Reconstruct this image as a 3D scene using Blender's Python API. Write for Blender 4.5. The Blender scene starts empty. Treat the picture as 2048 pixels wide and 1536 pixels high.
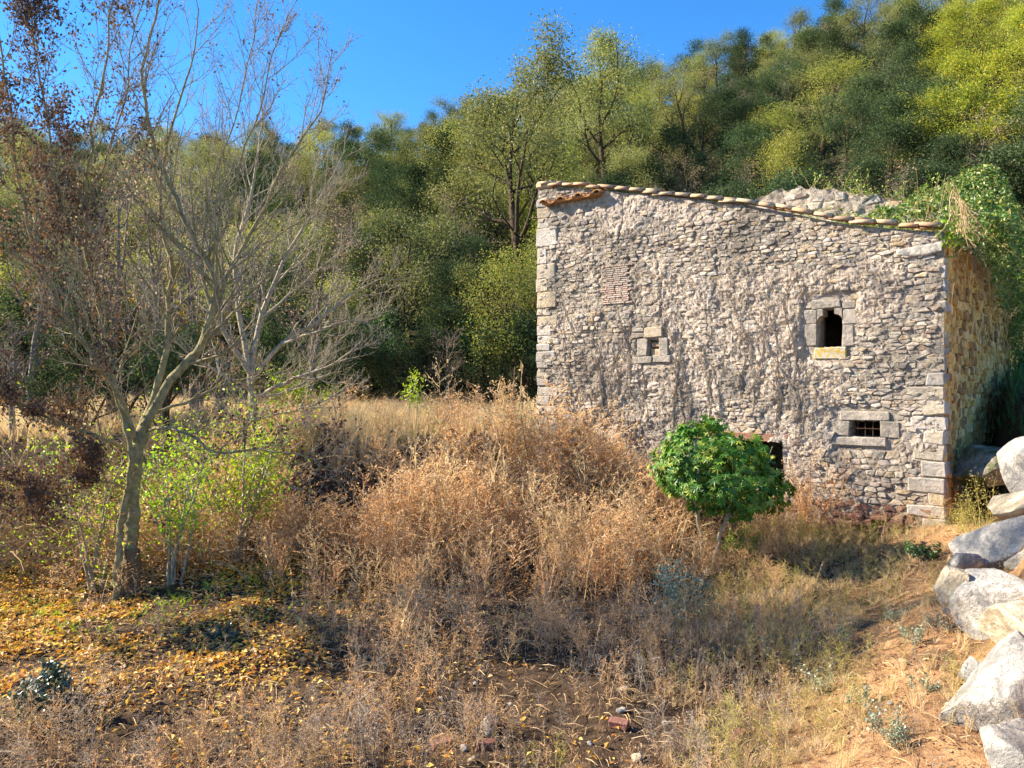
import bpy, math, random
import numpy as np

# ------------------------------------------------------------------ camera, sky, sun, exposure
scene = bpy.context.scene
COL = scene.collection
FPX = 1490.0                       # focal length in photograph pixels (2048 wide)
CZ = 3.0                           # eye height above the lowest ground
cam = bpy.data.objects.new('camera', bpy.data.cameras.new('camera'))
COL.objects.link(cam)
cam.location = (0, 0, CZ)
cam.rotation_euler = (math.radians(90), 0, 0)
cam.data.sensor_width = 36.0
cam.data.lens = 36.0 * FPX / 2048
cam.data.clip_start = 0.1
cam.data.clip_end = 2000
scene.camera = cam

SUN_EL = math.radians(33)
SUN_AZ = math.atan2(-0.98, 0.20)           # from +Y, clockwise positive: the sun stands to the left, a little behind
world = bpy.data.worlds.new('World'); scene.world = world; world.use_nodes = True
wn = world.node_tree.nodes; wl = world.node_tree.links
for n in list(wn): wn.remove(n)
wo = wn.new('ShaderNodeOutputWorld'); bg = wn.new('ShaderNodeBackground'); sky = wn.new('ShaderNodeTexSky')
sky.sky_type = 'NISHITA'; sky.sun_disc = False; sky.sun_elevation = SUN_EL; sky.sun_rotation = SUN_AZ
sky.altitude = 600; sky.air_density = 1.0; sky.dust_density = 0.0; sky.ozone_density = 6.0
bg.inputs['Strength'].default_value = 0.1
sat = wn.new('ShaderNodeHueSaturation'); sat.inputs['Saturation'].default_value = 1.2
wl.new(sky.outputs[0], sat.inputs['Color']); wl.new(sat.outputs[0], bg.inputs[0]); wl.new(bg.outputs[0], wo.inputs[0])
sun = bpy.data.objects.new('sun', bpy.data.lights.new('sun', 'SUN')); COL.objects.link(sun)
sun.data.energy = 5.0; sun.data.angle = math.radians(0.5); sun.data.color = (1.0, 0.88, 0.70)
SD = np.array([math.sin(SUN_AZ) * math.cos(SUN_EL), math.cos(SUN_AZ) * math.cos(SUN_EL), math.sin(SUN_EL)])
from mathutils import Vector, Matrix
sun.rotation_euler = Vector(SD).to_track_quat('Z', 'Y').to_euler()
scene.view_settings.view_transform = 'Standard'; scene.view_settings.look = 'None'
scene.view_settings.exposure = 1.62; scene.view_settings.gamma = 1.0
scene.view_settings.use_curve_mapping = False
scene.cycles.max_bounces = 4; scene.cycles.diffuse_bounces = 3; scene.cycles.glossy_bounces = 2; scene.cycles.transmission_bounces = 3; scene.cycles.adaptive_threshold = 0.02; scene.cycles.transparent_max_bounces = 4
scene.cycles.use_denoising = True; scene.render.filter_size = 1.1

# ------------------------------------------------------------------ numeric helpers
R = np.random.default_rng(7)
random.seed(7)
def sstep(a, b, x):
    t = np.clip((np.asarray(x, float) - a) / (b - a), 0, 1); return t * t * (3 - 2 * t)
def _h(i, j, k):
    n = (i.astype(np.int64) * 374761393 + j.astype(np.int64) * 668265263 + k.astype(np.int64) * 2147483647) & 0xffffffff
    n = ((n ^ (n >> 13)) * 1274126177) & 0xffffffff
    return ((n ^ (n >> 16)) & 0xffff) / 65535.0
def vnoise(x, y, z=0.0):
    x = np.asarray(x, float); y = np.asarray(y, float); z = np.asarray(z, float) + 0 * x
    i, j, k = np.floor(x), np.floor(y), np.floor(z)
    u, v, w = x - i, y - j, z - k
    u = u * u * (3 - 2 * u); v = v * v * (3 - 2 * v); w = w * w * (3 - 2 * w)
    r = 0
    for a in (0, 1):
        for b in (0, 1):
            for c in (0, 1):
                r = r + (u if a else 1 - u) * (v if b else 1 - v) * (w if c else 1 - w) * _h(i + a, j + b, k + c)
    return r * 2 - 1
def fbm(x, y, z=0.0, o=4):
    r = 0; a = 1.0
    for q in range(o):
        r = r + a * vnoise(x * 2**q + 17.3 * q, y * 2**q + 5.1 * q, np.asarray(z) * 2**q); a *= 0.5
    return r
def unit(v):
    return v / np.maximum(np.linalg.norm(v, axis=-1, keepdims=True), 1e-9)
def P(px, py, d):                  # a point seen at photograph pixel (px, py) at depth d
    return np.array([(px - 1024) / FPX * d, d, CZ - (py - 768) / FPX * d])

class Geo:
    def __init__(s): s.v = []; s.f = {}; s.n = 0
    def add(s, V, *Fs):
        V = np.asarray(V, float).reshape(-1, 3)
        for F in Fs:
            F = np.asarray(F, int)
            s.f.setdefault(F.shape[1], []).append(F + s.n)
        s.v.append(V); s.n += len(V); return s
    def verts(s): return np.concatenate(s.v) if s.v else np.zeros((0, 3))
    def mesh(s, name, mat, off=(0, 0, 0), smooth=False, attr=None):
        V = s.verts() - np.asarray(off, float)
        me = bpy.data.meshes.new(name)
        me.vertices.add(len(V)); me.vertices.foreach_set('co', V.astype(np.float32).ravel())
        idx = []; tot = []
        for k, L in s.f.items():
            A = np.concatenate(L); idx.append(A.ravel()); tot.append(np.full(len(A), k))
        idx = np.concatenate(idx); tot = np.concatenate(tot)
        me.loops.add(len(idx)); me.loops.foreach_set('vertex_index', idx.astype(np.int32))
        me.polygons.add(len(tot))
        st = np.concatenate([[0], np.cumsum(tot)[:-1]])
        me.polygons.foreach_set('loop_start', st.astype(np.int32))
        me.polygons.foreach_set('use_smooth', np.full(len(tot), smooth))
        if attr:
            for an, av in attr.items():
                a = me.attributes.new(an, 'FLOAT', 'POINT'); a.data.foreach_set('value', np.asarray(av, np.float32))
        me.update(calc_edges=True); me.validate()
        if mat: me.materials.append(mat)
        return me

def link(name, data, parent=None, loc=None):
    o = bpy.data.objects.new(name, data); COL.objects.link(o)
    if parent is not None: o.parent = parent
    if loc is not None: o.location = loc
    return o
def tag(o, label=None, cat=None, group=None, kind=None):
    if label: o['label'] = label
    if cat: o['category'] = cat
    if group: o['group'] = group
    if kind: o['kind'] = kind
    return o
def thing(name, label, cat, loc, group=None):
    o = link(name, None, loc=tuple(loc)); o.empty_display_size = 0.2
    return tag(o, label, cat, group)
def part(name, g, mat, parent, smooth=False, kind=None, attr=None):      # geometry given in world coordinates
    off = np.zeros(3); p = parent
    while p is not None: off = off + np.array(p.location); p = p.parent
    o = link(name, g.mesh(name, mat, off, smooth, attr), parent)
    if kind: o['kind'] = kind
    return o
def copy_tree(o, parent=None):
    c = o.copy(); COL.objects.link(c); c.parent = parent
    for ch in o.children: copy_tree(ch, c)
    return c

def tubes(g, lines, k):            # lines: list of (pts (n,3), radii (n,))
    by = {}
    for p, r in lines: by.setdefault(len(p), []).append((p, r))
    for n, L in by.items():
        A = np.array([p for p, r in L], float); Rr = np.array([r for p, r in L], float)
        T = np.gradient(A, axis=1); T = unit(T)
        ref = np.where(np.abs(T[:, :1, 2:3]) > 0.8, np.array([1.0, 0, 0]), np.array([0, 0, 1.0]))
        ref = np.broadcast_to(ref, T.shape)
        N1 = unit(np.cross(T, ref)); N2 = np.cross(T, N1)
        a = np.arange(k) / k * 2 * math.pi
        ring = A[:, :, None] + Rr[:, :, None, None] * (N1[:, :, None] * np.cos(a)[:, None] + N2[:, :, None] * np.sin(a)[:, None])
        m = len(L)
        i = np.arange(m)[:, None, None] * n * k + np.arange(n - 1)[None, :, None] * k
        q = np.arange(k)[None, None, :]; q2 = (q + 1) % k
        F = np.stack([i + q, i + q2, i + k + q2, i + k + q], -1).reshape(-1, 4)
        g.add(ring.reshape(-1, 3), F)
    return g
def leaves(g, C, size, rng, droop=0.0, flat=0.0, asp=0.55, fold=0.3):     # one folded diamond leaf per centre
    C = np.asarray(C, float); n = len(C)
    size = np.broadcast_to(np.asarray(size, float), (n,))[:, None]
    d = rng.normal(size=(n, 3)); d[:, 2] = d[:, 2] * (1 - flat) - droop; d = unit(d)
    nr = rng.normal(size=(n, 3)); nr[:, 2] = np.abs(nr[:, 2]) + flat * 3
    s = unit(np.cross(d, nr)); up = np.cross(s, d)
    b = C - d * size * 0.5; t = C + d * size * 0.5
    l = C + s * size * asp * 0.5 + up * size * fold * 0.3; r = C - s * size * asp * 0.5 + up * size * fold * 0.3
    V = np.stack([b, l, t, r], 1).reshape(-1, 3)
    i = np.arange(n)[:, None] * 4
    g.add(V, np.concatenate([i + [0, 1, 2], i + [0, 2, 3]]))
    return g
def scatter(g, tmpl, pos, scale, rng, lean=0.15):                        # many copies of a template joined into one geometry
    V = tmpl.verts(); n = len(pos); m = len(V)
    yaw = rng.uniform(0, 2 * math.pi, n); c, s = np.cos(yaw), np.sin(yaw)
    scale = np.asarray(scale, float)
    if scale.ndim == 1: scale = np.stack([scale] * 3, 1)
    W = V[None] * scale[:, None]
    X = W[..., 0] * c[:, None] - W[..., 1] * s[:, None]; Y = W[..., 0] * s[:, None] + W[..., 1] * c[:, None]; Z = W[..., 2]
    lx, ly = rng.normal(0, lean, (2, n))
    X = X + Z * lx[:, None]; Y = Y + Z * ly[:, None]
    Wd = np.stack([X, Y, Z], -1) + np.asarray(pos)[:, None]
    Fs = []
    for k, L in tmpl.f.items():
        A = np.concatenate(L); Fs.append((A[None] + (np.arange(n) * m)[:, None, None]).reshape(-1, k))
    g.add(Wd.reshape(-1, 3), *Fs)
    return g
def chamfer_box(c, ax, half, b, rng=None, jit=0.0):   # bevelled block: centre, 3 axes, half sizes
    V = []; 
    c = np.asarray(c, float)
    for sx in (-1, 1):
        for sy in (-1, 1):
            for sz in (-1, 1):
                j = rng.normal(0, jit, 3) if rng is not None and jit else np.zeros(3)
                h = np.array([sx * half[0], sy * half[1], sz * half[2]]) + j
                for a in range(3):
                    q = h.copy()
                    for o in range(3):
                        if o != a: q[o] -= (sx, sy, sz)[o] * b
                    V.append(q)
    V = np.array(V); W = c + V @ np.array(ax)
    def vi(sx, sy, sz, a): return (((sx > 0) * 2 + (sy > 0)) * 2 + (sz > 0)) * 3 + a
    quads = []; tris = []
    for a in range(3):
        o1, o2 = [q for q in range(3) if q != a]
        for s in (-1, 1):
            f = []
            for p, q in ((-1, -1), (1, -1), (1, 1), (-1, 1)):
                v = [0, 0, 0]; v[a] = s; v[o1] = p; v[o2] = q; f.append(vi(*v, a))
            quads.append(f)
    for a in range(3):
        o1, o2 = [q for q in range(3) if q != a]
        for p in (-1, 1):
            for q in (-1, 1):
                f = []
                for s, w in ((-1, o1), (1, o1), (1, o2), (-1, o2)):
                    v = [0, 0, 0]; v[a] = s; v[o1] = p; v[o2] = q; f.append(vi(*v, w))
                quads.append(f)
    for sx in (-1, 1):
        for sy in (-1, 1):
            for sz in (-1, 1): tris.append([vi(sx, sy, sz, 0), vi(sx, sy, sz, 1), vi(sx, sy, sz, 2)])
    return W, np.array(quads), np.array(tris)

# ------------------------------------------------------------------ materials
def lin(h):
    h = h.lstrip('#'); c = [int(h[i:i + 2], 16) / 255 for i in (0, 2, 4)]
    return tuple(((x / 12.92) if x <= 0.04045 else ((x + 0.055) / 1.055) ** 2.4) for x in c) + (1.0,)
class Nd:
    def __init__(s, name):
        s.m = bpy.data.materials.new(name); s.m.use_nodes = True
        s.t = s.m.node_tree
        for n in list(s.t.nodes): s.t.nodes.remove(n)
        s.out = s.n('ShaderNodeOutputMaterial')
    def n(s, ty, **kw):
        x = s.t.nodes.new(ty)
        for k, v in kw.items(): setattr(x, k, v)
        return x
    def l(s, a, b): s.t.links.new(a, b)
    def set(s, sock, v):
        if isinstance(v, bpy.types.NodeSocket): s.l(v, sock)
        else: sock.default_value = v
    def noise(s, scale, detail=4, rough=0.6, vec=None, dist=0.0):
        x = s.n('ShaderNodeTexNoise'); x.inputs['Scale'].default_value = scale; x.inputs['Detail'].default_value = detail
        x.inputs['Roughness'].default_value = rough; x.inputs['Distortion'].default_value = dist
        if vec is not None: s.l(vec, x.inputs['Vector'])
        return x.outputs['Fac']
    def ramp(s, fac, stops, interp='LINEAR'):
        x = s.n('ShaderNodeValToRGB'); x.color_ramp.interpolation = interp
        e = x.color_ramp.elements
        while len(e) < len(stops): e.new(0.5)
        for el, (p, c) in zip(e, stops): el.position = p; el.color = c if not isinstance(c, str) else lin(c)
        s.l(fac, x.inputs[0]); return x.outputs[0]
    def mix(s, f, a, b, mode='MIX'):
        x = s.n('ShaderNodeMix', data_type='RGBA', blend_type=mode)
        s.set(x.inputs[0], f); s.set(x.inputs[6], a); s.set(x.inputs[7], b); return x.outputs[2]
    def math(s, op, a, b=0.0):
        x = s.n('ShaderNodeMath', operation=op); s.set(x.inputs[0], a); s.set(x.inputs[1], b); return x.outputs[0]
    def rnd(s):                    # a random number per thing and per loose piece
        gi = s.n('ShaderNodeNewGeometry').outputs['Random Per Island']; oi = s.n('ShaderNodeObjectInfo').outputs['Random']
        return s.math('FRACT', s.math('ADD', gi, oi))
    def coord(s, w='Object'): return s.n('ShaderNodeTexCoord').outputs[w]
    def pos(s): return s.n('ShaderNodeNewGeometry').outputs['Position']
    def attr(s, n): return s.n('ShaderNodeAttribute', attribute_name=n).outputs['Fac']
    def bump(s, h, strength=0.5, dist=0.02):
        x = s.n('ShaderNodeBump'); x.inputs['Strength'].default_value = strength; x.inputs['Distance'].default_value = dist
        s.l(h, x.inputs['Height']); return x.outputs[0]
    def surf(s, col, rough=0.85, nrm=None, spec=0.3, metal=0.0):
        b = s.n('ShaderNodeBsdfPrincipled'); s.set(b.inputs['Base Color'], col); s.set(b.inputs['Roughness'], rough)
        b.inputs['Specular IOR Level'].default_value = spec; b.inputs['Metallic'].default_value = metal
        if nrm is not None: s.l(nrm, b.inputs['Normal'])
        s.l(b.outputs[0], s.out.inputs[0]); return s.m
    def leaf(s, col, trans=0.35, gloss=0.06, tint=(1.0, 1.0, 0.6, 1)):
        d = s.n('ShaderNodeBsdfDiffuse'); t = s.n('ShaderNodeBsdfTranslucent'); gl = s.n('ShaderNodeBsdfGlossy'); gl.inputs['Roughness'].default_value = 0.45
        s.set(d.inputs[0], col); s.l(s.mix(1.0, col, tint, 'MULTIPLY'), t.inputs[0])
        m1 = s.n('ShaderNodeMixShader'); m1.inputs[0].default_value = trans; s.l(d.outputs[0], m1.inputs[1]); s.l(t.outputs[0], m1.inputs[2])
        m2 = s.n('ShaderNodeMixShader'); m2.inputs[0].default_value = gloss; s.l(m1.outputs[0], m2.inputs[1]); s.l(gl.outputs[0], m2.inputs[2])
        s.l(m2.outputs[0], s.out.inputs[0]); return s.m
def leafmat(name, cols, trans=0.4, gloss=0.05, vary=0.35, huev=0.03, tint=(1.0, 1.0, 0.7, 1)):
    s = Nd(name); n = len(cols)
    c = s.ramp(s.rnd(), [((i + 0.5) / n, x) for i, x in enumerate(cols)])
    o = s.n('ShaderNodeObjectInfo').outputs['Random']
    hs = s.n('ShaderNodeHueSaturation'); s.l(c, hs.inputs['Color'])
    s.l(s.math('ADD', s.math('MULTIPLY', s.math('SUBTRACT', o, 0.5), vary), 1.0), hs.inputs['Value'])
    s.l(s.math('ADD', s.math('MULTIPLY', s.math('SUBTRACT', s.math('FRACT', s.math('MULTIPLY', o, 7.3)), 0.5), huev if vary > 0.3 else 0.0), 0.5), hs.inputs['Hue'])
    return s.leaf(hs.outputs[0], trans, gloss, tint)
def barkmat(name, a, b, scale=9):
    s = Nd(name); n = s.noise(scale, 5, 0.65, s.pos()); n2 = s.noise(scale * 6, 3, 0.6, s.pos())
    return s.surf(s.ramp(s.math('ADD', s.math('MULTIPLY', n, 0.7), s.math('MULTIPLY', n2, 0.3)), [(0.35, a), (0.65, b)]), 0.9, s.bump(n2, 0.6, 0.02), 0.15)

M = {}
def mats():
    # ground: brown soil, ochre earth on the bank, leaf mould on the hill
    s = Nd('soil'); p = s.pos()
    n1 = s.noise(0.9, 5, 0.6, p); n2 = s.noise(9, 5, 0.7, p); n3 = s.noise(60, 3, 0.6, p)
    base = s.ramp(n2, [(0.3, '2c231c'), (0.5, '4a3b2e'), (0.7, '6a5743')])
    red = s.ramp(n2, [(0.25, '7c5c42'), (0.5, 'a07a56'), (0.75, 'bc966e')])
    hill = s.ramp(n2, [(0.3, '2a2a1c'), (0.55, '4a4430'), (0.75, '5f5c3a')])
    rf = s.math('MULTIPLY', s.attr('red_earth'), s.ramp(n1, [(0.38, (0.25, 0.25, 0.25, 1)), (0.56, (1, 1, 1, 1))]))
    c = s.mix(rf, base, red); c = s.mix(s.attr('hill'), c, hill)
    M['soil'] = s.surf(c, 0.95, s.bump(s.math('ADD', n2, s.math('MULTIPLY', n3, 0.5)), 0.8, 0.05), 0.1)
    # wall plaster and mortar
    s = Nd('wall_plaster'); p = s.pos()
    n1 = s.noise(1.6, 5, 0.6, p); n2 = s.noise(14, 5, 0.65, p); n3 = s.noise(55, 4, 0.7, p); n4 = s.noise(4, 4, 0.6, p)
    pl = s.ramp(n2, [(0.3, 'b0a090'), (0.48, 'd8c6b4'), (0.66, 'efe1ce')])
    mo = s.ramp(n2, [(0.3, '867a6c'), (0.48, 'b6a896'), (0.66, 'dccdb8')])
    c = s.mix(s.attr('plaster'), mo, pl)
    c = s.mix(s.ramp(n1, [(0.52, (0, 0, 0, 1)), (0.68, (0.6, 0.6, 0.6, 1))]), c, lin('8f9092'))
    c = s.mix(s.ramp(n4, [(0.6, (0, 0, 0, 1)), (0.72, (0.5, 0.5, 0.5, 1))]), c, lin('6f6a66'))
    n5 = s.noise(120, 3, 0.7, p)
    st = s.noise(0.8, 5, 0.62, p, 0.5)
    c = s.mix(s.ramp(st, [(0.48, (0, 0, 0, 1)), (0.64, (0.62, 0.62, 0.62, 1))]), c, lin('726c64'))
    c = s.mix(0.5, c, s.ramp(n3, [(0.36, (0.3, 0.28, 0.26, 1)), (0.56, (1, 1, 1, 1))]), 'MULTIPLY')
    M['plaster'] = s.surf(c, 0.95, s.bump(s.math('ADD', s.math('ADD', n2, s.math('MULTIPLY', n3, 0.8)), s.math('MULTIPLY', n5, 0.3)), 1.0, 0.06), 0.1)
    s = Nd('bounce_ochre_plaster'); p = s.pos()
    n2 = s.noise(10, 5, 0.65, p); n3 = s.noise(45, 4, 0.7, p)
    c = s.ramp(n2, [(0.3, 'c8944e'), (0.5, 'eaba6a'), (0.7, 'f6d898')])  # ochre render, orange deepened to stand in for warm bounce off sunlit ground
    M['ochre'] = s.surf(c, 0.95, s.bump(s.math('ADD', n2, s.math('MULTIPLY', n3, 0.6)), 1.0, 0.05), 0.1)
    def stone(name, cols, sc=12, wall=False):
        s = Nd(name); p = s.pos(); n2 = s.noise(sc, 5, 0.65, p); n3 = s.noise(sc * 5, 4, 0.7, p)
        k = len(cols)
        c = s.ramp(s.rnd(), [((i + 0.5) / k, x) for i, x in enumerate(cols)], 'CONSTANT' if k > 3 else 'LINEAR')
        c = s.mix(0.75, c, s.ramp(n2, [(0.3, (0.35, 0.34, 0.33, 1)), (0.6, (1, 1, 1, 1))]), 'MULTIPLY')
        c = s.mix(s.ramp(n3, [(0.55, (0, 0, 0, 1)), (0.75, (0.6, 0.6, 0.6, 1))]), c, lin('cfc6b8'))
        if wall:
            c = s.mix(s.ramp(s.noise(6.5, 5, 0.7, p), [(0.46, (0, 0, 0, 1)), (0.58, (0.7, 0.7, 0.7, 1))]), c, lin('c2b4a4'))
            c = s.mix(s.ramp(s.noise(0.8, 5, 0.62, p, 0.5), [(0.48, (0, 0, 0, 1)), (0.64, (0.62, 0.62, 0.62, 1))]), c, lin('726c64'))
        return s.surf(c, 0.88, s.bump(s.math('ADD', n2, s.math('MULTIPLY', n3, 0.5)), 0.9, 0.03), 0.2)
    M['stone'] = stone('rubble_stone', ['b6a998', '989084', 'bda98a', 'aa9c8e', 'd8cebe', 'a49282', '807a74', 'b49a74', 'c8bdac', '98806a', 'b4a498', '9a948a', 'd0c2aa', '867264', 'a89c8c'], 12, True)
    M['stone_ochre'] = stone('bounce_ochre_stone', ['d4a45c', 'be8c50', 'e0b670', '9c7648', 'eec888', 'c4964c'])  # side wall stones, warm bounce light put into their orange colour
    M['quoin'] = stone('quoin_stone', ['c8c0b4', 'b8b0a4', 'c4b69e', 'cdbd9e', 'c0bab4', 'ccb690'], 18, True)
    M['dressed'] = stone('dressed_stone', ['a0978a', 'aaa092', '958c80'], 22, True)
    M['redstone'] = stone('red_stone', ['7d5848', '8d6854', '6f4f44', '9a7a62'], 12)
    s = Nd('lichen_sill'); p = s.pos(); n = s.noise(16, 5, 0.7, p)
    M['lichen'] = s.surf(s.ramp(n, [(0.46, 'b4ac9c'), (0.54, 'b89c48'), (0.66, 'c89c2c')]), 0.9, s.bump(n, 0.6, 0.02), 0.1)
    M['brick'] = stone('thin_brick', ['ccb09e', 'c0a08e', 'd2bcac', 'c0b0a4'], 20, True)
    M['redbrick'] = stone('red_brick', ['946454', 'a07262', '845848'], 25)
    s = Nd('roof_tile'); p = s.pos(); n = s.noise(9, 5, 0.7, p); n2 = s.noise(40, 3, 0.6, p)
    c = s.ramp(s.rnd(), [(0.1, 'a8866a'), (0.3, 'c8a484'), (0.55, 'b09c80'), (0.75, 'd4b08a'), (0.95, 'b88c68')])
    c = s.mix(s.ramp(n, [(0.45, (0, 0, 0, 1)), (0.65, (0.7, 0.7, 0.7, 1))]), c, lin('857f6c'))
    c = s.mix(s.ramp(n2, [(0.6, (0, 0, 0, 1)), (0.7, (0.7, 0.7, 0.7, 1))]), c, lin('b5964a'))
    M['tile'] = s.surf(c, 0.9, s.bump(n2, 0.5, 0.01), 0.15)
    s = Nd('eave_tile'); p = s.pos(); n = s.noise(12, 4, 0.7, p)
    M['eavetile'] = s.surf(s.ramp(n, [(0.35, '8a6244'), (0.6, 'b08458'), (0.75, 'bfa884')]), 0.9, s.bump(n, 0.5, 0.01), 0.15)
    s = Nd('dark_wood'); p = s.pos(); n = s.noise(20, 4, 0.7, p)
    M['wood'] = s.surf(s.ramp(n, [(0.35, '7d5a48'), (0.65, 'a07a66')]), 0.9, s.bump(n, 0.5, 0.02), 0.15)
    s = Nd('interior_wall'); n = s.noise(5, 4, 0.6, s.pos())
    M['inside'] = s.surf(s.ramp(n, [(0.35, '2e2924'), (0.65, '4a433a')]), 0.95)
    s = Nd('rusty_iron'); n = s.noise(40, 3, 0.6, s.pos())
    M['iron'] = s.surf(s.ramp(n, [(0.4, '2c221c'), (0.65, '5a3a26')]), 0.75)
    # limestone boulders
    s = Nd('limestone'); p = s.coord()
    n1 = s.noise(2.2, 6, 0.65, p, 0.8); n2 = s.noise(11, 6, 0.7, p, 1.2); n3 = s.noise(50, 4, 0.7, p); n4 = s.noise(1.3, 3, 0.6, p)
    c = s.ramp(n2, [(0.3, '7c7870'), (0.42, 'a8a298'), (0.55, 'cac2b6'), (0.75, 'dcd5c8')])
    c = s.mix(s.ramp(n1, [(0.42, (0.75, 0.75, 0.75, 1)), (0.55, (0, 0, 0, 1))]), c, lin('807f7d'))
    c = s.mix(s.ramp(n4, [(0.58, (0, 0, 0, 1)), (0.68, (0.7, 0.7, 0.7, 1))]), c, lin('b79a6a'))
    M['limestone'] = s.surf(c, 0.85, s.bump(s.math('ADD', n2, s.math('MULTIPLY', n3, 0.4)), 0.9, 0.06), 0.25)
    s = Nd('tan_rock'); p = s.coord(); n2 = s.noise(7, 6, 0.7, p, 0.6); n3 = s.noise(45, 4, 0.7, p)
    M['tanrock'] = s.surf(s.ramp(n2, [(0.3, '8a7d6a'), (0.5, 'aa9c84'), (0.7, 'cbc2b0')]), 0.9, s.bump(s.math('ADD', n2, s.math('MULTIPLY', n3, 0.4)), 0.8, 0.05), 0.2)
    s = Nd('mossy_rock'); p = s.pos(); n2 = s.noise(7, 6, 0.7, p, 0.6); n3 = s.noise(40, 4, 0.7, p)
    M['mossrock'] = s.surf(s.mix(s.ramp(s.noise(3, 4, 0.6, p), [(0.45, (0, 0, 0, 1)), (0.58, (0.9, 0.9, 0.9, 1))]), s.ramp(n2, [(0.3, '6a6258'), (0.6, '9a9284')]), lin('4a5428')), 0.9, s.bump(s.math('ADD', n2, n3), 0.9, 0.05), 0.15)
    # plants
    M['bark'] = barkmat('mossy_bark', '6a5e42', 'aa9e74', 10)
    M['stump'] = barkmat('bare_bark', '55452f', '80694f', 8)
    M['pale_bark'] = barkmat('pale_bark', '857a68', 'b5a88f', 14)
    M['dark_bark'] = barkmat('dark_bark', '2f261d', '5b4c3b', 6)
    M['grey_bark'] = barkmat('grey_bark', '5f554a', '8a7d6e', 6)
    M['fig_bark'] = barkmat('smooth_bark', '9a9078', 'c2b89c', 8)
    M['evergreen'] = leafmat('evergreen_leaf', ['37482c', '46583c', '5a6a4c', '3e5236', '647050'], 0.3, 0.0, 0.6)
    M['olive'] = leafmat('olive_green_leaf', ['66703c', '7e844e', '94965e', '737a46', 'a09a5c', '8c8a5c'], 0.42, 0.02, 0.65)
    M['yellowgreen'] = leafmat('yellow_green_leaf', ['929c44', 'a8aa50', '869448', 'beb25a', '9ca456'], 0.48, 0.02, 0.5)
    M['yellow'] = leafmat('yellow_leaf', ['b4b038', 'ccc040', '8c9c3c', 'd8c840', '748c3a', 'a0aa40', '687f38'], 0.45, 0.02, 0.4)
    M['gold'] = leafmat('golden_leaf', ['d09a1c', 'c8861e', 'dcae28'], 0.5, 0.04)
    M['midgreen'] = leafmat('mid_green_leaf', ['3f6628', '4f7a30', '5f8838', '466c2a'], 0.4, 0.08)
    M['deadleaf'] = leafmat('dead_brown_leaf', ['4e3c36', '645048', '7a5e4e', '5a4640', '8c6644'], 0.35, 0.02, 0.0)
    M['bright'] = leafmat('lime_leaf', ['a8c028', '92b428', 'bcc830', '80a82c'], 0.55, 0.05)
    M['fig'] = leafmat('lobed_green_leaf', ['3f6a1e', '4a7822', '5a882a', '34591c', '789c34', '46701f', '9aa23c'], 0.32, 0.03, 0.0)
    M['ivy'] = leafmat('ivy_leaf', ['46682e', '587e36', '78963f', '3e5e2c', '96a650', 'a89c5c'], 0.35, 0.04, 0.0)
    M['ivydark'] = leafmat('dark_ivy_leaf', ['22361e', '2c4426', '3c5632', '5a6a50'], 0.2, 0.14)
    M['dry'] = leafmat('dry_orange_weed', ['e2b480', 'eac496', 'd4a068', 'f0d4ac', 'b88858', 'e2b886', 'f0d8b8'], 0.42, 0.0, 0.0, tint=(1, 1, 0.9, 1))
    M['drybrown'] = leafmat('dry_brown_weed', ['ac9070', 'c0a684', '927658', 'cfb896', 'b69a76'], 0.35, 0.0, 0.0, tint=(1, 1, 0.9, 1))
    M['drypale'] = leafmat('dry_pale_grass', ['e6d0a8', 'd6ba8a', 'eedcb8', 'c8aa7c', 'dfc496'], 0.45, 0.0, 0.0, tint=(1, 1, 0.9, 1))
    M['drygrey'] = leafmat('dry_grey_weed', ['9c8e80', 'b0a294', '86786a', 'c0b2a0'], 0.3, 0.0, 0.0, tint=(1, 1, 0.95, 1))
    M['straw'] = leafmat('pale_yellow_herb', ['c4b464', 'b0a85c', 'd2c27c', '98985a'], 0.45, 0.02, 0.2)
    M['greygreen'] = leafmat('grey_green_leaf', ['7f9078', '94a48a', '6a7c62', 'a9b59c'], 0.3, 0.08, 0.2)
    M['freshgrass'] = leafmat('fresh_grass', ['7f9a3a', '94a848', '6a8a34', 'a8b058'], 0.45, 0.03, 0.2)
    M['litter'] = leafmat('fallen_leaf', ['d8963c', 'e4ae46', 'bc7434', 'ecc848', 'a06a38', 'e8c48c', 'c88038', 'f0da64', 'b89c5c', 'dca23c', 'e8d070'], 0.35, 0.03, 0.0)
    M['litterbrown'] = leafmat('fallen_brown_leaf', ['6c5442', '86694e', '544030', 'a0876a', 'ccb994', '745640'], 0.2, 0.02, 0.0)
    M['deadivy'] = leafmat('dead_ivy_stem', ['a08c74', 'b8a58a', '8a7660', 'c4b49a'], 0.0, 0.02, 0.2)
mats()

# ------------------------------------------------------------------ house frame and terrain heights
TH = math.radians(38)
HO = np.array([6.96, 12.0]); HU = np.array([-math.cos(TH), math.sin(TH)]); HW = np.array([math.sin(TH), math.cos(TH)])
HL = 8.08; HD = 12.0; CROSS = 3.4
def house_uv(x, y):
    dx, dy = x - HO[0], y - HO[1]
    return dx * HU[0] + dy * HU[1], dx * HW[0] + dy * HW[1]
def hp(u, v, z):
    u, v, z = np.broadcast_arrays(np.asarray(u, float), np.asarray(v, float), np.asarray(z, float))
    return np.stack([HO[0] + HU[0] * u + HW[0] * v, HO[1] + HU[1] * u + HW[1] * v, z], -1)
def wpx(px, py, v=0.0):            # photograph pixel -> (u, z) on the house plane v behind the facade
    a = (px - 1024) / FPX
    u = (HO[0] + HW[0] * v - a * (HO[1] + HW[1] * v)) / (-HU[0] + a * HU[1])
    d = HO[1] + HU[1] * u + HW[1] * v
    return u, CZ - (py - 768) / FPX * d
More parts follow.
